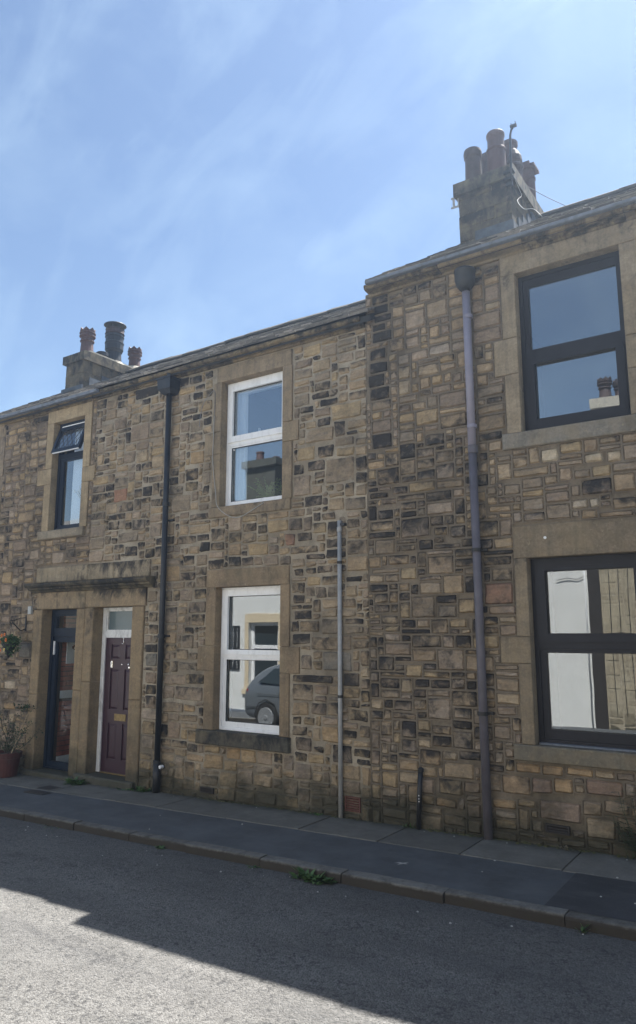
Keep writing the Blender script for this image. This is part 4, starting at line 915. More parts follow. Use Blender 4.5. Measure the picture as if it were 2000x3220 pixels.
for k in range(6): a = k*1.047; cw.tube([(-11.64+.17*math.cos(a), 2.75+.17*math.sin(a), 8.24), (-11.64+.17*math.cos(a), 2.75+.17*math.sin(a), 8.365)], .007, 5)
cw.build('cowl_disc', M['black_pot'], fp)
pot(cl_, (-11.60, 2.42, 7.44), [(.10, 0), (.10, .12), (.125, .125), (.125, .19), (.11, .20)], M['black_pot'], 16)['label'] = 'low black cowl between the taller pots'
pot(cl_, (-11.62, 3.30, 7.50), crown(.52, .135), M['terra'], 14, .028)['label'] = 'brown crown pot at the back of the stack'
MB().lathe((-11.62, 3.30, 7.44), [(.26, 0), (.15, .16)], 14).build('mortar_collar', M['cement'], cl_)
MB().lathe((-11.64, 2.75, 7.43), [(.30, 0), (.2, .10)], 14).build('mortar_collar', M['cement'], cl_)
MB().box(-12.0, -11.36, 1.78, 1.815, 6.60, 6.73).box(-11.372, -11.355, 1.95, 2.22, 6.72, 6.92).box(-11.372, -11.355, 2.25, 2.50, 6.90, 7.04).build('lead_flashing', M['lead'], cl_)
cr_ = chimney(HR, -3.47, -2.74, 1.82, 3.15, 6.9, 8.06, .20, r_, [.35, .5, .6, .7], .22)
MB().prism([(1.78, 7.08), (1.815, 7.08), (1.815, 7.26), (1.79, 7.26)], -3.24, -2.72).build('lead_flashing', M['lead'], cr_)
MB().prism([(3.15, 7.0), (3.62, 7.0), (3.62, 7.72), (3.40, 7.80), (3.15, 8.0)], -3.46, -2.715).build('stack_shoulder', M['soot_stone'], cr_)
sf = MB()
for k in range(6): y = 1.80 + k*.21; z = 7.14 + k*.137; sf.box(-2.735, -2.715 + .006*(k % 2), y, y+.20, z-.10, z+.12)
sf.build('step_flashing', M['lead'], cr_)
P1 = [(.14, 0), (.115, .03), (.108, .36), (.108, .37), (.122, .39), (.128, .46), (.120, .50), (.102, .50), (.09, .25)]
pot(cr_, (-3.31, 2.0, 8.10), P1, M['terra_dark'], 20)['label'] = 'dark plain pot at the front left of the stack'
P2 = [(.14, 0), (.128, .03), (.124, .40), (.133, .41), (.136, .43), (.128, .45), (.115, .46), (.112, .58), (.115, .61), (.126, .64), (.126, .675), (.118, .69), (.102, .69), (.09, .3)]
pot(cr_, (-2.99, 2.05, 8.08), P2, M['terra'], 20)['label'] = 'tall pale plum pot in two lengths'
pot(cr_, (-3.28, 2.55, 8.08), [(.12, 0), (.11, .4), (.12, .62), (.13, .72), (.125, .76), (.10, .76)], M['terra_dark'], 18)
pot(cr_, (-2.93, 2.45, 8.08), [(.13, 0), (.12, .04), (.11, .40), (.122, .41), (.122, .44), (.11, .45), (.105, .68), (.12, .71), (.12, .76), (.10, .76)], M['terra'], 18)
pot(cr_, (-2.83, 2.34, 8.10), [(.11, 0), (.10, .2), (.12, .24), (.12, .27), (.095, .30), (.11, .34), (.10, .42), (.05, .52), (.015, .56)], M['terra_dark'], 12)['label'] = 'spiked finial pot'
sq = MB(); sq.lathe((-2.80, 2.85, 8.08), [(.10, 0), (.095, .34), (.105, .35), (.105, .38), (.092, .39), (.092, .56)], 16); sq.box(-2.93, -2.67, 2.72, 2.98, 8.58, 8.62).box(-2.90, -2.75, 2.76, 2.94, 8.62, 8.70); sq.build('chimney_pot', M['terra'], cr_)['label'] = 'pot with a flat square cowl'
ae = thing('aerial_pole', (-2.70, 1.74, 7.85), 'bent aerial pole strapped to the right-hand chimney', 'aerial')
MB().tube([(-2.695, 1.73, 7.78), (-2.69, 1.73, 8.0), (-2.685, 1.73, 8.30), (-2.68, 1.73, 8.42), (-2.665, 1.73, 8.49), (-2.635, 1.73, 8.53)], .0155, 8).build('pole', M['black_pipe'], ae, smooth=True)
MB().box(-2.675, -2.59, 1.71, 1.75, 8.525, 8.555).box(-2.665, -2.657, 1.725, 1.735, 8.555, 8.59).box(-2.61, -2.602, 1.725, 1.735, 8.55, 8.60).build('bracket_head', M['black_pipe'], ae)
MB().box(-2.80, -2.66, 1.72, 1.80, 7.80, 7.83).box(-2.80, -2.66, 1.72, 1.80, 7.90, 7.93).box(-2.78, -2.70, 1.77, 1.81, 7.74, 7.96).build('wall_bracket', M['iron'], ae)
ab = thing('aerial_bracket', (-3.53, 1.9, 7.83), 'empty grey bracket on the left face of the right-hand chimney', 'bracket')
MB().box(-3.60, -3.47, 1.86, 1.875, 7.89, 7.915).box(-3.60, -3.47, 1.86, 1.875, 7.75, 7.775).box(-3.575, -3.55, 1.855, 1.88, 7.76, 7.90).box(-3.49, -3.475, 1.83, 1.93, 7.73, 7.94).build('arm', M['galv'], ab)
def smooth_path(pts, k=5):
    P = [Vector(p) for p in pts]; P = [2*P[0]-P[1]] + P + [2*P[-1]-P[-2]]; out = []
    for i in range(1, len(P)-2):
        for j in range(k):
            t = j/k; a, b, c, d = P[i-1:i+3]
            out.append(.5*((2*b) + (c-a)*t + (2*a-5*b+4*c-d)*t*t + (3*b-a-3*c+d)*t*t*t))
    return out + [P[-2]]
def cable(pts, r, mat, label, name='cable', n=6):
    pts = smooth_path(pts)
    return tag(MB().tube(pts, r, n).build(name, mat, None, smooth=True), label, 'cable')
cable([(-2.69, 1.72, 7.90), (-2.66, 1.95, 7.74), (-2.655, 2.0, 7.68), (-2.65, 1.80, 7.50), (-2.50, 1.55, 7.20), (-2.35, 1.45, 7.09), (-2.18, 1.2, 6.80)], .0032, M['cable_d'], 'white cable running from the right-hand chimney down onto the slates')
cable([(-2.70, 2.38, 8.06), (-2.50, 2.65, 7.96), (-2.3, 2.9, 7.88)], .0045, M['cable_b'], 'thin dark wire stretched from the right-hand chimney to the ridge')

# ------------------------------------------------------------------ rainwater pipes and wall fittings
def sleeve(p, z, r, h, mat, x, y, name='collar'): return MB().lathe((x, y, z-h/2), [(r, 0), (r, h)], 16).build(name, mat, p, smooth=False)
bp = thing('downpipe', (-6.985, -.07, zg(-7)), 'black downpipe with a square hopper between the doors and the white windows', 'downpipe', 'rainwater pipes')
MB().tube([(-6.985, -.075, .30), (-6.99, -.075, 2.5), (-7.0, -.08, 5.20)], .0375, 14).build('pipe', M['black_pipe'], bp, smooth=True)
MB().tube([(-6.985, -.075, zg(-7)-.02), (-6.985, -.075, .30)], .047, 14).build('shoe', M['iron'], bp, smooth=True)
hm = MB(); hx = -6.98
hm.add([(hx-.075, -.15, 5.14), (hx+.075, -.15, 5.14), (hx+.075, -.02, 5.14), (hx-.075, -.02, 5.14), (hx-.115, -.205, 5.20), (hx+.115, -.205, 5.20), (hx+.115, -.02, 5.20), (hx-.115, -.02, 5.20),
        (hx-.125, -.215, 5.345), (hx+.125, -.215, 5.345), (hx+.125, -.02, 5.345), (hx-.125, -.02, 5.345)],
       [(0, 3, 2, 1), (0, 1, 5, 4), (1, 2, 6, 5), (2, 3, 7, 6), (3, 0, 4, 7), (4, 5, 9, 8), (5, 6, 10, 9), (6, 7, 11, 10), (7, 4, 8, 11), (8, 9, 10, 11)])
hm.box(hx-.135, hx+.135, -.225, -.019, 5.335, 5.36); hm.tube([(hx, -.1, 5.34), (hx, -.1, 5.46)], .04, 10); hm.build('hopper', M['black_pipe'], bp)
for z in (.31, 1.88, 3.62): sleeve(bp, z, .047, .05, M['black_pipe'], -6.99, -.076)
for z in (1.88, 3.40): MB().box(-6.98, -6.89, -.045, .0, z-.012, z+.012).build('bracket', M['black_pipe'], bp)
MB().lathe((-6.92, -.04, .26), [(.022, 0), (.022, .05)], 10, (0, -1, 0)).build('end_cap', M['upvc'], bp)
pp_ = thing('downpipe', (-2.65, -.07, zg(-2.65)), 'mauve downpipe with a rounded black hopper beside the large dark windows', 'downpipe', 'rainwater pipes')
MB().tube([(-2.655, -.08, 3.73), (-2.66, -.085, 5.52)], .041, 14).build('pipe', M['lav_up'], pp_, smooth=True)['label'] = 'paler lavender upper length'
MB().tube([(-2.64, -.075, zg(-2.6)-.02), (-2.648, -.075, 1.9), (-2.655, -.08, 3.76)], .041, 14).build('pipe', M['lav_lo'], pp_, smooth=True)
MB().lathe((-2.65, -.12, 5.44), [(.05, 0), (.07, .02), (.095, .06), (.106, .11), (.108, .19), (.114, .195), (.114, .22)], 16).build('hopper', M['iron'], pp_, smooth=True)
for z, mt in ((5.16, 'lav_up'), (3.98, 'lav_up'), (3.74, 'lav_lo'), (2.72, 'iron'), (1.16, 'iron')): sleeve(pp_, z, .049, .035 if z != 3.74 else .08, M[mt], -2.65, -.079)
for z in (2.72, 1.16): MB().box(-2.68, -2.56, -.045, 0, z-.012, z+.012).build('bracket', M['iron'], pp_)
cp = thing('conduit', (-4.27, -.04, zg(-4.27)), 'thin grey conduit rising halfway up the wall between the middle and right houses', 'conduit')
MB().tube([(-4.268, -.045, zg(-4.27)-.01), (-4.272, -.04, 1.2), (-4.27, -.04, 3.16)], .0235, 12).build('pipe', M['galv'], cp, smooth=True)
for z in (1.24, 2.69, 3.06): sleeve(cp, z, .029, .03 if z < 3 else .05, M['galv'] if z > 3 else M['iron'], -4.27, -.041)
MB().box(-4.27, -4.20, -.055, 0, 3.10, 3.13).build('bracket', M['iron'], cp)
sp = thing('pipe_stub', (-3.34, -.05, zg(-3.34)), 'short rusty black pipe stub standing against the right house', 'pipe')
MB().tube([(-3.36, -.06, zg(-3.3)-.01), (-3.345, -.06, .3), (-3.325, -.055, .57)], .024, 12).build('pipe', M['iron'], sp, smooth=True)
MB().lathe((-3.323, -.055, .56), [(.028, 0), (.030, .03), (.012, .045)], 12).build('cap', M['iron'], sp)
for z in (.34, .31, .285): MB().lathe((-3.335, -.085, z), [(.006, 0), (.005, .004)], 8, (0, -1, 0)).build('paint_fleck', M['upvc'], sp)
def grille(house, x0, x1, z0, z1, mat, n, label):
    g = MB().ring((x0, x1, z0, z1), (x0+.012, x1-.012, z0+.010, z1-.010), -.022, .03); a = g.build('air_vent', mat, house); a['label'] = label
    MB().box(x0+.01, x1-.01, .015, .03, z0+.008, z1-.008).build('vent_back', M['iron'], a)
    for i in range(n):
        z = z0+.012 + (z1-z0-.024)*(i+.5)/n; h = (z1-z0)/n*.26; MB().prism([(-.018, z-h), (-.018, z-h*.2), (.012, z+h*1.5), (.012, z+h*.6)], x0+.011, x1-.011).build('slat', mat, a)
grille(HR, -4.232, -4.048, .075, .222, M['redvent'], 5, 'red clay air vent beside the grey conduit')
grille(HM, -6.295, -6.085, .022, .088, M['darkvent'], 3, 'small brown air vent under the white lower window')
grille(HR, -2.125, -1.915, .16, .232, M['darkvent'], 2, 'dark air vent under the large dark lower window')
cable([(-6.47, -.025, 4.62), (-6.45, -.03, 4.78), (-6.40, -.03, 4.93), (-6.29, -.03, 5.03), (-6.205, -.03, 5.05), (-6.20, -.03, 4.72)], .004, M['cable_g'], 'thin dark loop of wire at the top left of the white upper window')
cable([(-6.20, -.035, 4.72), (-6.205, -.035, 4.40), (-6.21, -.035, 4.16), (-6.18, -.035, 3.9), (-6.13, -.05, 3.68), (-6.10, -.06, 3.53), (-6.02, -.065, 3.44), (-5.90, -.065, 3.365), (-5.79, -.06, 3.33), (-5.66, -.06, 3.345), (-5.50, -.055, 3.41), (-5.36, -.035, 3.48)], .0046, M['cable_d'], 'white cable hanging in a loop round the white upper window')
cable([(-9.92, -.03, 2.60), (-9.86, -.035, 2.45), (-9.83, -.035, 2.34), (-9.79, -.05, 2.29), (-9.70, -.055, 2.275)], .004, M['cable_b'], 'thin black cable beside the hood over the blue door')
tag(MB().box(-9.935, -9.855, -.05, -.005, 2.205, 2.325, .008).build('junction_box', M['pale_block']), 'small pale box on the wall left of the blue door', 'junction box')
hk = MB().lathe((-1.99, -.02, 2.80), [(.014, 0), (.014, .008)], 10, (0, -1, 0)); tag(hk.build('wall_plug', M['upvc']), 'small white plug in the lintel over the large dark lower window', 'plug')

# wrought-iron bracket and hanging cone of flowers
bk = thing('wall_bracket', (-9.99, -.02, 2.07), 'black iron bracket on the wall left of the blue door', 'bracket')
MB().box(-10.0, -9.975, -.035, -.022, 1.95, 2.19).build('wall_bar', M['iron'], bk)
MB().tube([(-9.988, -.03, 2.155), (-9.988, -.14, 2.14), (-9.988, -.25, 2.10)], .006, 6).tube([(-9.988, -.03, 1.98), (-9.988, -.11, 1.955), (-9.988, -.26, 2.085)], .008, 6).build('arm', M['iron'], bk)
MB().tube([(-9.988, -.25, 2.10), (-9.988, -.285, 2.115), (-9.988, -.30, 2.085), (-9.988, -.28, 2.06), (-9.988, -.275, 2.03)], .010, 6).build('hook', M['iron'], bk)
hb = thing('hanging_basket', (-9.99, -.28, 1.55), 'dark cone basket of orange and yellow flowers hanging left of the blue door', 'flower basket')
bc = (-9.99, -.28)
MB().lathe((bc[0], bc[1], 1.545), [(.005, 0), (.05, .09), (.105, .20), (.115, .24), (.10, .235)], 16).build('cone', M['black_pipe'], hb, smooth=True)
chn = MB()
for k in range(3): a = k*2.094+.4; chn.tube([(bc[0]+.11*math.cos(a), bc[1]+.11*math.sin(a), 1.78), (bc[0], bc[1]+.01, 2.04)], .0025, 4)
chn.build('chain', M['iron'], hb)
def leaf_cloud(m, c, rx, ry, rz, n, s0, s1, rnd, shell=.35):
    for i in range(n):
        a = rnd.uniform(0, 6.283); b = math.acos(rnd.uniform(-1, 1)); q = (shell + (1-shell)*rnd.random())
        p = Vector((c[0] + rx*q*math.sin(b)*math.cos(a), c[1] + ry*q*math.sin(b)*math.sin(a), c[2] + rz*q*math.cos(b)))
        d = Vector((rnd.uniform(-1, 1), rnd.uniform(-1, 1), rnd.uniform(-.6, .8))).normalized(); s = d.cross(Vector((rnd.uniform(-1, 1), rnd.uniform(-1, 1), rnd.uniform(-1, 1)))).normalized(); L_ = rnd.uniform(s0, s1)
        nn = d.cross(s)*L_*.18
        m.add([p, p + d*L_*.5 + s*L_*.30 + nn, p + d*L_, p + d*L_*.5 - s*L_*.30 + nn], [(0, 1, 2), (0, 2, 3)])
r_ = random.Random(12); lm = MB(); leaf_cloud(lm, (bc[0], bc[1], 1.80), .175, .15, .10, 520, .025, .05, r_); leaf_cloud(lm, (bc[0]+.06, bc[1], 1.70), .16, .13, .13, 180, .02, .045, r_)
tag(lm.build('foliage', M['leaf'], hb), kind='stuff')
def flower(c, r, mat, par, rnd):
    m = MB(); c = Vector(c)
    for ring, (k, rr, up) in enumerate(((6, r, .2), (5, r*.7, .55), (3, r*.4, .9))):
        for i in range(k):
            a = 6.283*i/k + ring*.5; d = Vector((math.cos(a), -.5, math.sin(a))).normalized(); s = Vector((-math.sin(a), 0, math.cos(a)))
            m.add([c, c + d*rr*.6 + s*rr*.42 + Vector((0, -up*r*.5, 0)), c + d*rr + Vector((0, -up*r*.4, 0)), c + d*rr*.6 - s*rr*.42 + Vector((0, -up*r*.5, 0))], [(0, 1, 2, 3)])
    m.build('flower', mat, par)
for (dx, dz, mt) in ((-.10, .10, 'flower_y'), (.02, .085, 'flower_o'), (.085, .10, 'flower_o'), (-.02, -.01, 'flower_o'), (-.17, -.11, 'flower_y'), (.10, -.12, 'flower_y'), (-.14, .0, 'flower_y'), (.0, -.13, 'flower_o'), (.13, .02, 'flower_o')):
    flower((bc[0]+dx, bc[1]-.13, 1.80+dz), r_.uniform(.028, .038), M[mt], hb, r_)
# planter with a climbing rose, cane and small lantern
pt = thing('planter', (-9.84, -.30, zg(-9.84)), 'dark red clay planter of twiggy greenery at the foot of the far left house', 'planter')
zb = zg(-9.84)
MB().lathe((-9.84, -.30, zb), [(.15, 0), (.165, .02), (.195, .26), (.215, .265), (.22, .34), (.20, .345), (.19, .28)], 24, cap=True).build('pot', M['planter'], pt, smooth=False)
MB().lathe((-9.84, -.30, zb+.285), [(.19, 0), (.17, .02), (.02, .03)], 16).build('soil', M['soil'], pt)
tw = MB(); lf = MB(); r_ = random.Random(21)
for i in range(12):
    a = r_.uniform(-1, 1); hh = r_.uniform(.25, .62); p = [Vector((-9.84 + r_.uniform(-.08, .08), -.28, zb+.30))]
    for k in range(1, 6): p.append(p[-1] + Vector((a*.09 + r_.uniform(-.05, .05), r_.uniform(-.01, .05), hh/5)))
    for q in p: q.y = min(q.y, -.05)
    tw.tube(p, [.006, .005, .004, .004, .003, .002], 5)
    for q in p[1:]: leaf_cloud(lf, q, .09, .05, .08, 10, .018, .040, r_, .1)
leaf_cloud(lf, (-9.78, -.10, zb+.95), .30, .04, .07, 90, .025, .05, r_, .1)
tw.build('stem', M['twig'], pt); tag(lf.build('foliage', M['leaf_dark'], pt), kind='stuff')
tag(MB().tube([(-9.70, -.33, zb+.3), (-9.66, -.12, .74)], .008, 6).build('garden_cane', M['cane']), 'pale bamboo cane leaning from the planter against the wall', 'cane')
ln_ = thing('solar_lantern', (-9.90, -.40, zb+.30), 'small dark glass solar light stuck in the planter', 'lantern')
MB().lathe((-9.90, -.42, zb+.42), [(.004, 0), (.024, .02), (.034, .06), (.03, .10), (.012, .125)], 12).build('globe', M['carglass'], ln_, smooth=True); MB().tube([(-9.90, -.42, zb+.28), (-9.90, -.42, zb+.43)], .005, 5).build('spike', M['iron'], ln_)

# ------------------------------------------------------------------ weeds, moss, litter, covers
def blade_leaf(m, p, d, ln, wd, rnd, bend):
    p = Vector(p); d = Vector(d).normalized(); s = d.cross(Vector((0, 0, 1)))
    s = s.normalized() if s.length > 1e-3 else Vector((1, 0, 0)); pts = []
    for i in range(5):
        t = i/4; c = p + d*ln*t + Vector((0, 0, -bend*t*t)); ww = wd*math.sin(math.pi*(.12+.86*t)); pts += [c - s*ww, c + Vector((0, 0, -ww*.25)), c + s*ww]
    m.add(pts, [(3*i+a, 3*i+a+1, 3*i+a+4, 3*i+a+3) for i in range(4) for a in (0, 1)])
def weed(x, y, z, n, ln, spread, label, seed, wd=.013, mat='leaf', cat='weed', up=(.2, 1.3)):
    r = random.Random(seed); m = MB()
    for i in range(n):
        a = r.uniform(0, 6.283); q = r.random(); b = (x + spread*(r.random()-.5)*2, y + .35*spread*(r.random()-.5)*2, z)
        l = ln*r.uniform(.5, 1.1); blade_leaf(m, b, (math.cos(a), math.sin(a), r.uniform(*up)), l, wd*r.uniform(.6, 1.3), r, l*r.uniform(.1, .5))
    return tag(m.build('weed', M[mat], None, smooth=True), label, cat, 'weeds along the pavement')
weed(-8.42, -.17, zg(-8.4)+.002, 95, .15, .14, 'bushy green weed at the foot of the pier between the two doors', 1, .018)
weed(-7.25, -.08, zg(-7.2), 60, .12, .16, 'low green weed at the wall just left of the black downpipe', 2, .013)
weed(-7.62, -.13, zg(-7.6), 22, .06, .2, 'sparse low weed under the maroon doorstep', 3, .009)
weed(-3.56, -1.66, zg(-3.5)+ROADZ, 60, .14, .10, 'largest green weed clump in the gutter below the kerb', 4, .019)
weed(-3.36, -1.66, zg(-3.4)+ROADZ, 20, .11, .04, 'broad-leaved weed at the right end of the gutter clump', 41, .021)
weed(-1.41, -1.63, zg(-1.4)+ROADZ, 7, .10, .02, 'single small upright weed in the gutter at the right', 5, .014, up=(1.0, 3))
weed(-5.30, -1.63, zg(-5.3)+ROADZ, 18, .06, .05, 'small weed in the gutter left of the big clump', 6, .010)
weed(-4.15, -1.63, zg(-4.15)+ROADZ, 10, .06, .04, 'tiny weed in a kerb joint near the big clump', 7, .009)
weed(-3.47, -.06, zg(-3.5), 16, .09, .06, 'thin weed at the wall beside the short pipe stub', 8, .007, up=(.6, 2.5))
weed(-1.95, -.07, zg(-1.9), 26, .08, .06, 'wispy brownish weed under the dark air vent', 9, .005, 'dry', up=(.3, 2.2))
weed(-4.55, -.07, zg(-4.5), 24, .06, .10, 'small leafy weed left of the grey conduit', 10, .010)
weed(-6.9, -1.64, zg(-6.9)+ROADZ, 20, .05, .16, 'faint trail of gutter weeds at the far left', 12, .008)
weed(-8.6, -1.64, zg(-8.6)+ROADZ, 20, .06, .2, 'yellowish gutter weeds at the left edge of the picture', 13, .009)
fn = MB(); r_ = random.Random(33)
for i in range(15):
    a = r_.uniform(-.5, .5); b = (-1.33 + r_.uniform(-.10, .10), -.07, zg(-1.3)); P = [Vector(b)]; hh = r_.uniform(.22, .55)
    for k in range(1, 8): P.append(P[-1] + Vector((a*.04 + r_.uniform(-.01, .01), r_.uniform(-.012, .008), hh/7)))
    fn.tube(P, .0025, 4)
    for q in P[2:]:
        for sg in (-1, 1): blade_leaf(fn, q, (sg, r_.uniform(-.6, .2), r_.uniform(-.1, .6)), r_.uniform(.05, .09), .009, r_, .02)
tag(fn.build('weed', M['leaf_dark'], None, smooth=True), 'tall nettle-like weed against the wall at the right edge', 'weed', 'weeds along the pavement')
ms = MB(); r_ = random.Random(44)
for i in range(1100):
    x = r_.choice([r_.uniform(-6.3, -4.3), r_.uniform(-10, -1), r_.uniform(-3.6, -1.2)]); y = -.018 - abs(r_.gauss(0, .022)); s = r_.uniform(.008, .030); h = s*r_.uniform(.3, .9); z = zg(x)-.012
    ms.lathe((x, y, z), [(s, 0), (s*.8, h*.7), (s*.25, h)], 5)
for i in range(900):
    x = r_.choice([r_.uniform(-6.2, -4.5), r_.uniform(-9, -1)]); blade_leaf(ms, (x, -.01-abs(r_.gauss(0, .025)), zg(x)-.01), (r_.uniform(-1, 1), r_.uniform(-1, .3), r_.uniform(.2, 1.5)), r_.uniform(.012, .045), .004, r_, .01)
tag(ms.build('moss', M['moss'], None), 'moss and fine growth along the foot of the walls', kind='stuff')
gv = MB(); r_ = random.Random(55)
for i in range(60):
    k = r_.random(); x = r_.uniform(-7.5, -.4)
    if k < .4: y, z = r_.uniform(-2.1, -1.66), zg(x)+ROADZ
    elif k < .75: y, z = r_.uniform(-.14, -.03), zg(x)
    else: y, z = r_.uniform(-1.5, -.1), zg(x)
    s = r_.uniform(.003, .010); gv.lathe((x, y, z-.001), [(s, 0), (s*r_.uniform(.8, 1.1), s*.5), (s*.4, s*.9)], 5)
tag(gv.build('grit', M['litter'], None), 'scattered pale grit and chips on pavement and gutter', kind='stuff')
sp_ = MB(); r_ = random.Random(66); cx, cy = -2.98, -1.13
for i in range(9):
    a = r_.uniform(0, 6.283); l = r_.uniform(.03, .085); w_ = r_.uniform(.006, .014); d = Vector((math.cos(a), math.sin(a), 0)); s = Vector((-d.y, d.x, 0))
    sp_.add([Vector((cx, cy, zg(cx)+.003+i*1e-4)) + s*w_*k*(1-q) + d*l*q for q, k in ((0, -1), (.5, -1.2), (1, -.1), (1, .1), (.5, 1.2), (0, 1))], [(0, 1, 2, 3, 4, 5)])
tag(sp_.build('bird_dropping', M['litter']), 'white bird splash on the dark tarmac pavement', 'splash')
def cover(x0, x1, y0, y1, label):
    t = thing('utility_cover', ((x0+x1)/2, (y0+y1)/2, zg(x0)), label, 'cover', 'covers in the pavement'); z = zg((x0+x1)/2)+.007
    MB().box(x0, x1, y0, y1, z-.02, z).build('plate', M['darkvent'], t); MB().box(x0-.012, x1+.012, y0-.012, y1+.012, z-.025, z-.003).build('rim', M['iron'], t)
cover(-8.62, -8.36, -.62, -.44, 'dark metal cover in the flagstones in front of the left doors'); cover(-8.55, -8.20, -.85, -.72, 'second dark cover set in the tarmac before the left doors')

# ------------------------------------------------------------------ the houses across the street, seen in the window panes
OW = thing('white_house', (-10, -11, zg(-10)), 'white rendered house across the street, mirrored in the lower windows', 'house', 'houses across the street')
OD = thing('added_dark_house', (-24, -11, zg(-24)), 'added dark house across the street, there to darken the reflection in the blue glazed door', 'house', 'houses across the street')  # unseen house, added to keep the door pane's reflection dark
MB().box(-30, -18.42, -15, -8.75, -1.2, 5.2).build('wall', M['far_stone'], OD); MB().prism([(-8.5, 5.22), (-11.8, 6.6), (-15.2, 5.22)], -30.1, -18.41).build('roof', M['slate'], OD)
OS = thing('stone_house', (2, -11, 0), 'bare stone house across the street, mirrored in the large dark lower window', 'house', 'houses across the street')
YO = -8.72
def box_with_hole_facing(name, mat, par, X0, X1, Z0, Z1, h, y, depth):
    o = wall_with_holes(name, mat, par, X0, X1, Z0, Z1, h, depth, y-depth); return o
wo = (-12.95, -11.95, .42, 2.22)
box_with_hole_facing('wall', M['render'], OW, -18.4, -3.80, -.8, 5.05, [wo], YO, .3)
MB().box(-13.09, -11.81, YO-.1, YO+.018, 2.222, 2.46).box(-13.09, -12.952, YO-.1, YO+.016, .42, 2.22).box(-11.948, -11.81, YO-.1, YO+.016, .42, 2.22).box(-13.14, -11.76, YO-.1, YO+.06, .29, .418).build('window_surround', M['cream'], OW)
w2 = MB().ring((wo[0]+.003, wo[1]-.003, wo[2]+.003, wo[3]-.003), (wo[0]+.10, wo[1]-.10, wo[2]+.09, wo[3]-.09), YO-.16, YO-.10).box(wo[0]+.1, wo[1]-.1, YO-.155, YO-.105, 1.52, 1.62).build('window', M['upvc'], OW)
MB().box(wo[0]+.09, wo[1]-.09, YO-.14, YO-.13, wo[2]+.08, wo[3]-.08).build('pane', M['carglass'], w2)
MB().box(-18.4, -3.80, YO+.001, YO+.03, -.8, -.14).build('plinth', M['gutter'], OW)
MB().prism([(YO+.22, 5.06), (YO-3.0, 6.35), (YO-6, 5.06)], -18.4, -3.79).build('roof', M['slate'], OW)
MB().box(-18.4, -3.82, YO-5.8, YO-.301, -.8, 5.0).build('house_body', M['render'], OW)
sg = thing('notice_board', (-13.45, YO+.02, 1.55), 'black board with rows of white script on the white house across the street', 'sign')
b_ = MB().box(-13.74, -13.28, YO+.004, YO+.028, .93, 2.14); b_.build('board', M['black_board'], sg)
sc_ = MB(); r_ = random.Random(77)
for row in range(3):
    xb = -13.66 + .15*row; z = 2.06
    while z > 1.0:
        l = r_.uniform(.03, .07); sc_.tube([(xb + r_.uniform(-.03, .03), YO+.031, z), (xb + r_.uniform(-.03, .03), YO+.031, z-l*.5), (xb + r_.uniform(-.025, .025), YO+.031, z-l)], .006, 4); z -= l + .012
sc_.build('script', M['white_int'], sg)
MB().box(-3.795, -3.55, YO-.3, YO+.01, -.8, 5.35).build('party_strip', M['darkvent'], OS)
rs_ = random.Random(91)
so_ = layout(-3.54, .6, -.4, 5.3, [], [], rs_, [4, 6, 9, 12, 14], (9, 40), lambda x, z, r: 0.0)
m = MB(); T = []; S = []
for s in so_: stone_mesh(m, s[0], s[1], s[2], s[3], random.Random(int(s[0]*977+s[2]*331)).choice([(.42, .37, .27), (.40, .35, .255), (.44, .385, .28)]), 0.0, rs_, .003, .002, T, S, .12)
m.v = [(x, YO - y, z) for x, y, z in m.v]
tag(m.build('stone', M['ashlar'], OS, attrs={'tint': ('FLOAT_COLOR', T), 'sv': ('FLOAT_VECTOR', S)}, smooth=False), kind='stuff')
MB().box(-3.545, 9, YO-.3, YO-.002, -.8, 5.35).build('wall', M['far_mortar'], OS)
MB().box(-3.545, 9, YO-6, YO-.301, -.8, 5.3).build('house_body', M['mort_m'], OS)
MB().prism([(YO+.22, 5.36), (YO-3.0, 6.65), (YO-6, 5.36)], -3.785, 9).build('roof', M['slate'], OS)
for k, x in enumerate((-3.36, -3.18, -3.0)): cable([(x, YO+.04, 5.0), (x+.012, YO+.045, 3.2), (x-.008, YO+.045, 1.8), (x, YO+.04, .35)], .008, M['cable_b'], ('left', 'middle', 'right')[k] + ' one of three black cables down the stone house across the street')
tag(MB().tube([(-3.845, YO+.04, -.1), (-3.85, YO+.04, 5.2)], .02, 8).build('conduit', M['upvc'], None, smooth=True), 'thin white conduit at the corner of the white house across the street', 'conduit')
cable([(-4.45, YO+.03, 3.05), (-4.2, YO+.03, 3.09), (-4.0, YO+.03, 3.06), (-3.86, YO+.03, 3.12)], .008, M['cable_b'], 'slack grey cable across the white wall over the street')
ch1 = MB().box(-15.35, -14.1, YO-3.5, YO-2.6, 5.6, 7.42).build('chimney', M['soot_stone'], OW); MB().box(-15.45, -14.0, YO-3.6, YO-2.5, 7.421, 7.65).build('chimney_cap', M['soot_stone'], ch1)
pot(ch1, (-14.98, YO-2.9, 7.65), [(.13, 0), (.12, .3), (.135, .31), (.135, .36), (.11, .36)], M['terra']); pot(ch1, (-14.45, YO-3.1, 7.65), [(.13, 0), (.12, .12), (.14, .13), (.14, .17), (.11, .17)], M['terra'])
ch2 = MB().box(-4.0, -2.9, YO-3.5, YO-2.7, 6.0, 7.52).build('chimney', M['mort_r'], OS); MB().box(-4.12, -2.8, YO-3.6, YO-2.6, 7.521, 7.77).build('chimney_cap', M['cement'], ch2)
pot(ch2, (-3.78, YO-3.0, 7.77), crown(.62, .17), M['terra_dark'], 16, .035); pot(ch2, (-3.42, YO-3.1, 7.77), crown(.52, .16), M['terra_dark'], 16, .035)

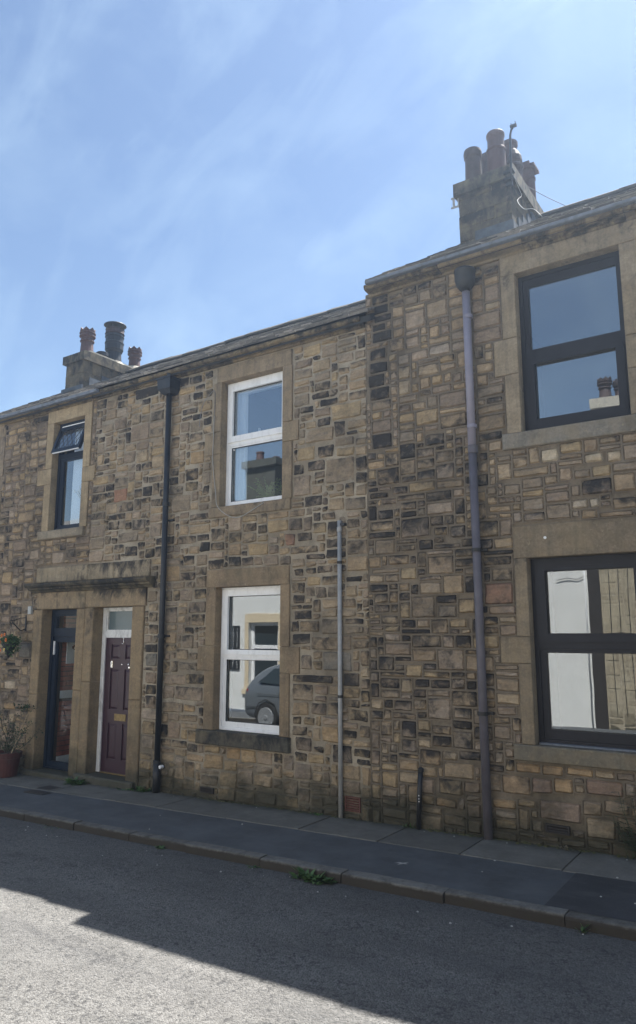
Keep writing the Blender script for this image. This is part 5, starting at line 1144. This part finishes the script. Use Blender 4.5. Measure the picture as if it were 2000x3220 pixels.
# grey hatchback parked across the street (seen in the white lower window)
car = thing('parked_car', (-8.4, -6.35, zg(-8.4)+ROADZ), 'grey hatchback parked across the street, mirrored in the white lower window', 'car')
def car_build():
    zc = zg(-8.4)+ROADZ; x0 = -10.54; yn, yf_ = -5.50, -7.16
    # stations along x: (dx, z_bottom, z_belt, z_roof, half-width at belt, half-width at roof)
    st = [(0.0, .42, .70, .72, .66, .60), (.06, .26, .90, .94, .76, .66), (.22, .22, .97, 1.18, .81, .60), (.55, .20, .98, 1.40, .83, .58), (1.0, .19, .96, 1.46, .84, .58), (1.6, .19, .94, 1.47, .845, .59),
          (2.1, .19, .93, 1.42, .845, .58), (2.75, .19, .92, 1.02, .84, .66), (3.3, .20, .84, .90, .82, .68), (3.75, .24, .70, .74, .76, .64), (3.92, .34, .56, .58, .62, .52)]
    cy = (yn+yf_)/2; v = []; f = []
    for (dx, zb, zl, zr, wb, wr) in st:
        x = x0+dx
        half = [(wb*.90, zb), (wb*.99, zb+.12), (wb*1.0, (zb+zl)/2+.05), (wb*.985, zl), (wr+.02, zr-.03), (wr-.06, zr)]
        ring = [(cy-a, z) for a, z in half] + [(cy+a, z) for a, z in reversed(half)]
        v += [(x, y, zc+z) for y, z in ring]
    n = 12
    for i in range(len(st)-1):
        for k in range(n): f.append((i*n+k, i*n+(k+1) % n, (i+1)*n+(k+1) % n, (i+1)*n+k))
    f += [tuple(range(n)), tuple(range((len(st)-1)*n, len(st)*n))]
    b = MB().add(v, f).build('body', M['car'], car, smooth=True)
    md = b.modifiers.new('smooth', 'SUBSURF'); md.levels = 2; md.render_levels = 2
    for sd_, s in ((1, 1), (-1, -1)):
        def sidepoly(pts, off): return [(x0+dx, cy + s*off(z), zc+z) for dx, z in pts]
        off = lambda z: .845 - max(0, z-.95)*.50 + .006
        m = MB(); p = sidepoly([(.46, 1.04), (1.30, 1.0), (1.30, 1.35), (.80, 1.34)], off); q = sidepoly([(1.38, 1.0), (2.45, .98), (1.95, 1.33), (1.38, 1.34)], off)
        for P in (p, q): m.add(P + [(x, y - s*.012, z) for x, y, z in P], [(0, 1, 2, 3), (4, 7, 6, 5), (0, 4, 5, 1), (1, 5, 6, 2), (2, 6, 7, 3), (3, 7, 4, 0)])
        m.build('side_window', M['carglass'], car)
        sm_ = MB()
        for dx, za, zb_ in ((1.335, .30, 1.0), (2.40, .30, .97)): sm_.tube([(x0+dx, cy+s*.849, zc+za), (x0+dx-.02, cy+s*.856, zc+.62), (x0+dx, cy+s*.842, zc+zb_)], .006, 5)
        sm_.tube([(x0+.10, cy+s*.80, zc+.50), (x0+.45, cy+s*.838, zc+.52)], .007, 5); sm_.tube([(x0+.45, cy+s*.846, zc+.80), (x0+1.3, cy+s*.858, zc+.78), (x0+2.4, cy+s*.858, zc+.76)], .006, 5)
        sm_.tube([(x0+.40, cy+s*.843, zc+.36), (x0+.52, cy+s*.853, zc+.60), (x0+.72, cy+s*.858, zc+.69), (x0+.95, cy+s*.856, zc+.60), (x0+1.07, cy+s*.85, zc+.33)], .012, 5)
        sm_.build('shut_line', M['tyre'], car)
        MB().box(x0+1.06, x0+1.26, cy+s*.862-.012, cy+s*.862+.012, zc+.80, zc+.83, .004).build('door_handle', M['chrome'], car)
        for dx in (.72, 3.20):
            w_ = MB().lathe((x0+dx, cy+s*.66, zc+.31), [(.20, 0), (.30, .015), (.31, .05), (.31, .16), (.29, .19), (.215, .195)], 24, (0, s, 0)).build('wheel', M['tyre'], car)
            rm = MB().lathe((x0+dx, cy+s*.855, zc+.31), [(.215, 0), (.205, .012), (.06, .004), (.04, .018)], 20, (0, s, 0)).build('rim', M['rimgrey'], w_)
        MB().lathe((x0+.15, cy+s*.72, zc+.84), [(.05, 0), (.055, .03), (.03, .045)], 12, (-.6, s, 0)).build('tail_light', M['redlamp'], car)
car_build()

# added volume standing in for lens glare, brightest towards the sun
hz = MB().box(-95, 95, -42, 42, -3.4, 9.6).build('veil', None)
hz.data.materials.clear()
hmx = bpy.data.materials.new('lens_veil'); hmx.use_nodes = True; ht = hmx.node_tree
for n_ in list(ht.nodes):
    if n_.type != 'OUTPUT_MATERIAL': ht.nodes.remove(n_)
pv_ = ht.nodes.new('ShaderNodeVolumePrincipled'); pv_.inputs['Color'].default_value = (.62, .78, 1, 1); pv_.inputs['Density'].default_value = VEIL_DENSITY; pv_.inputs['Anisotropy'].default_value = .76
ht.links.new(pv_.outputs[0], ht.nodes['Material Output'].inputs['Volume']); hz.data.materials.append(hmx)
tag(hz, 'added haze in the air of the street', kind='stuff')
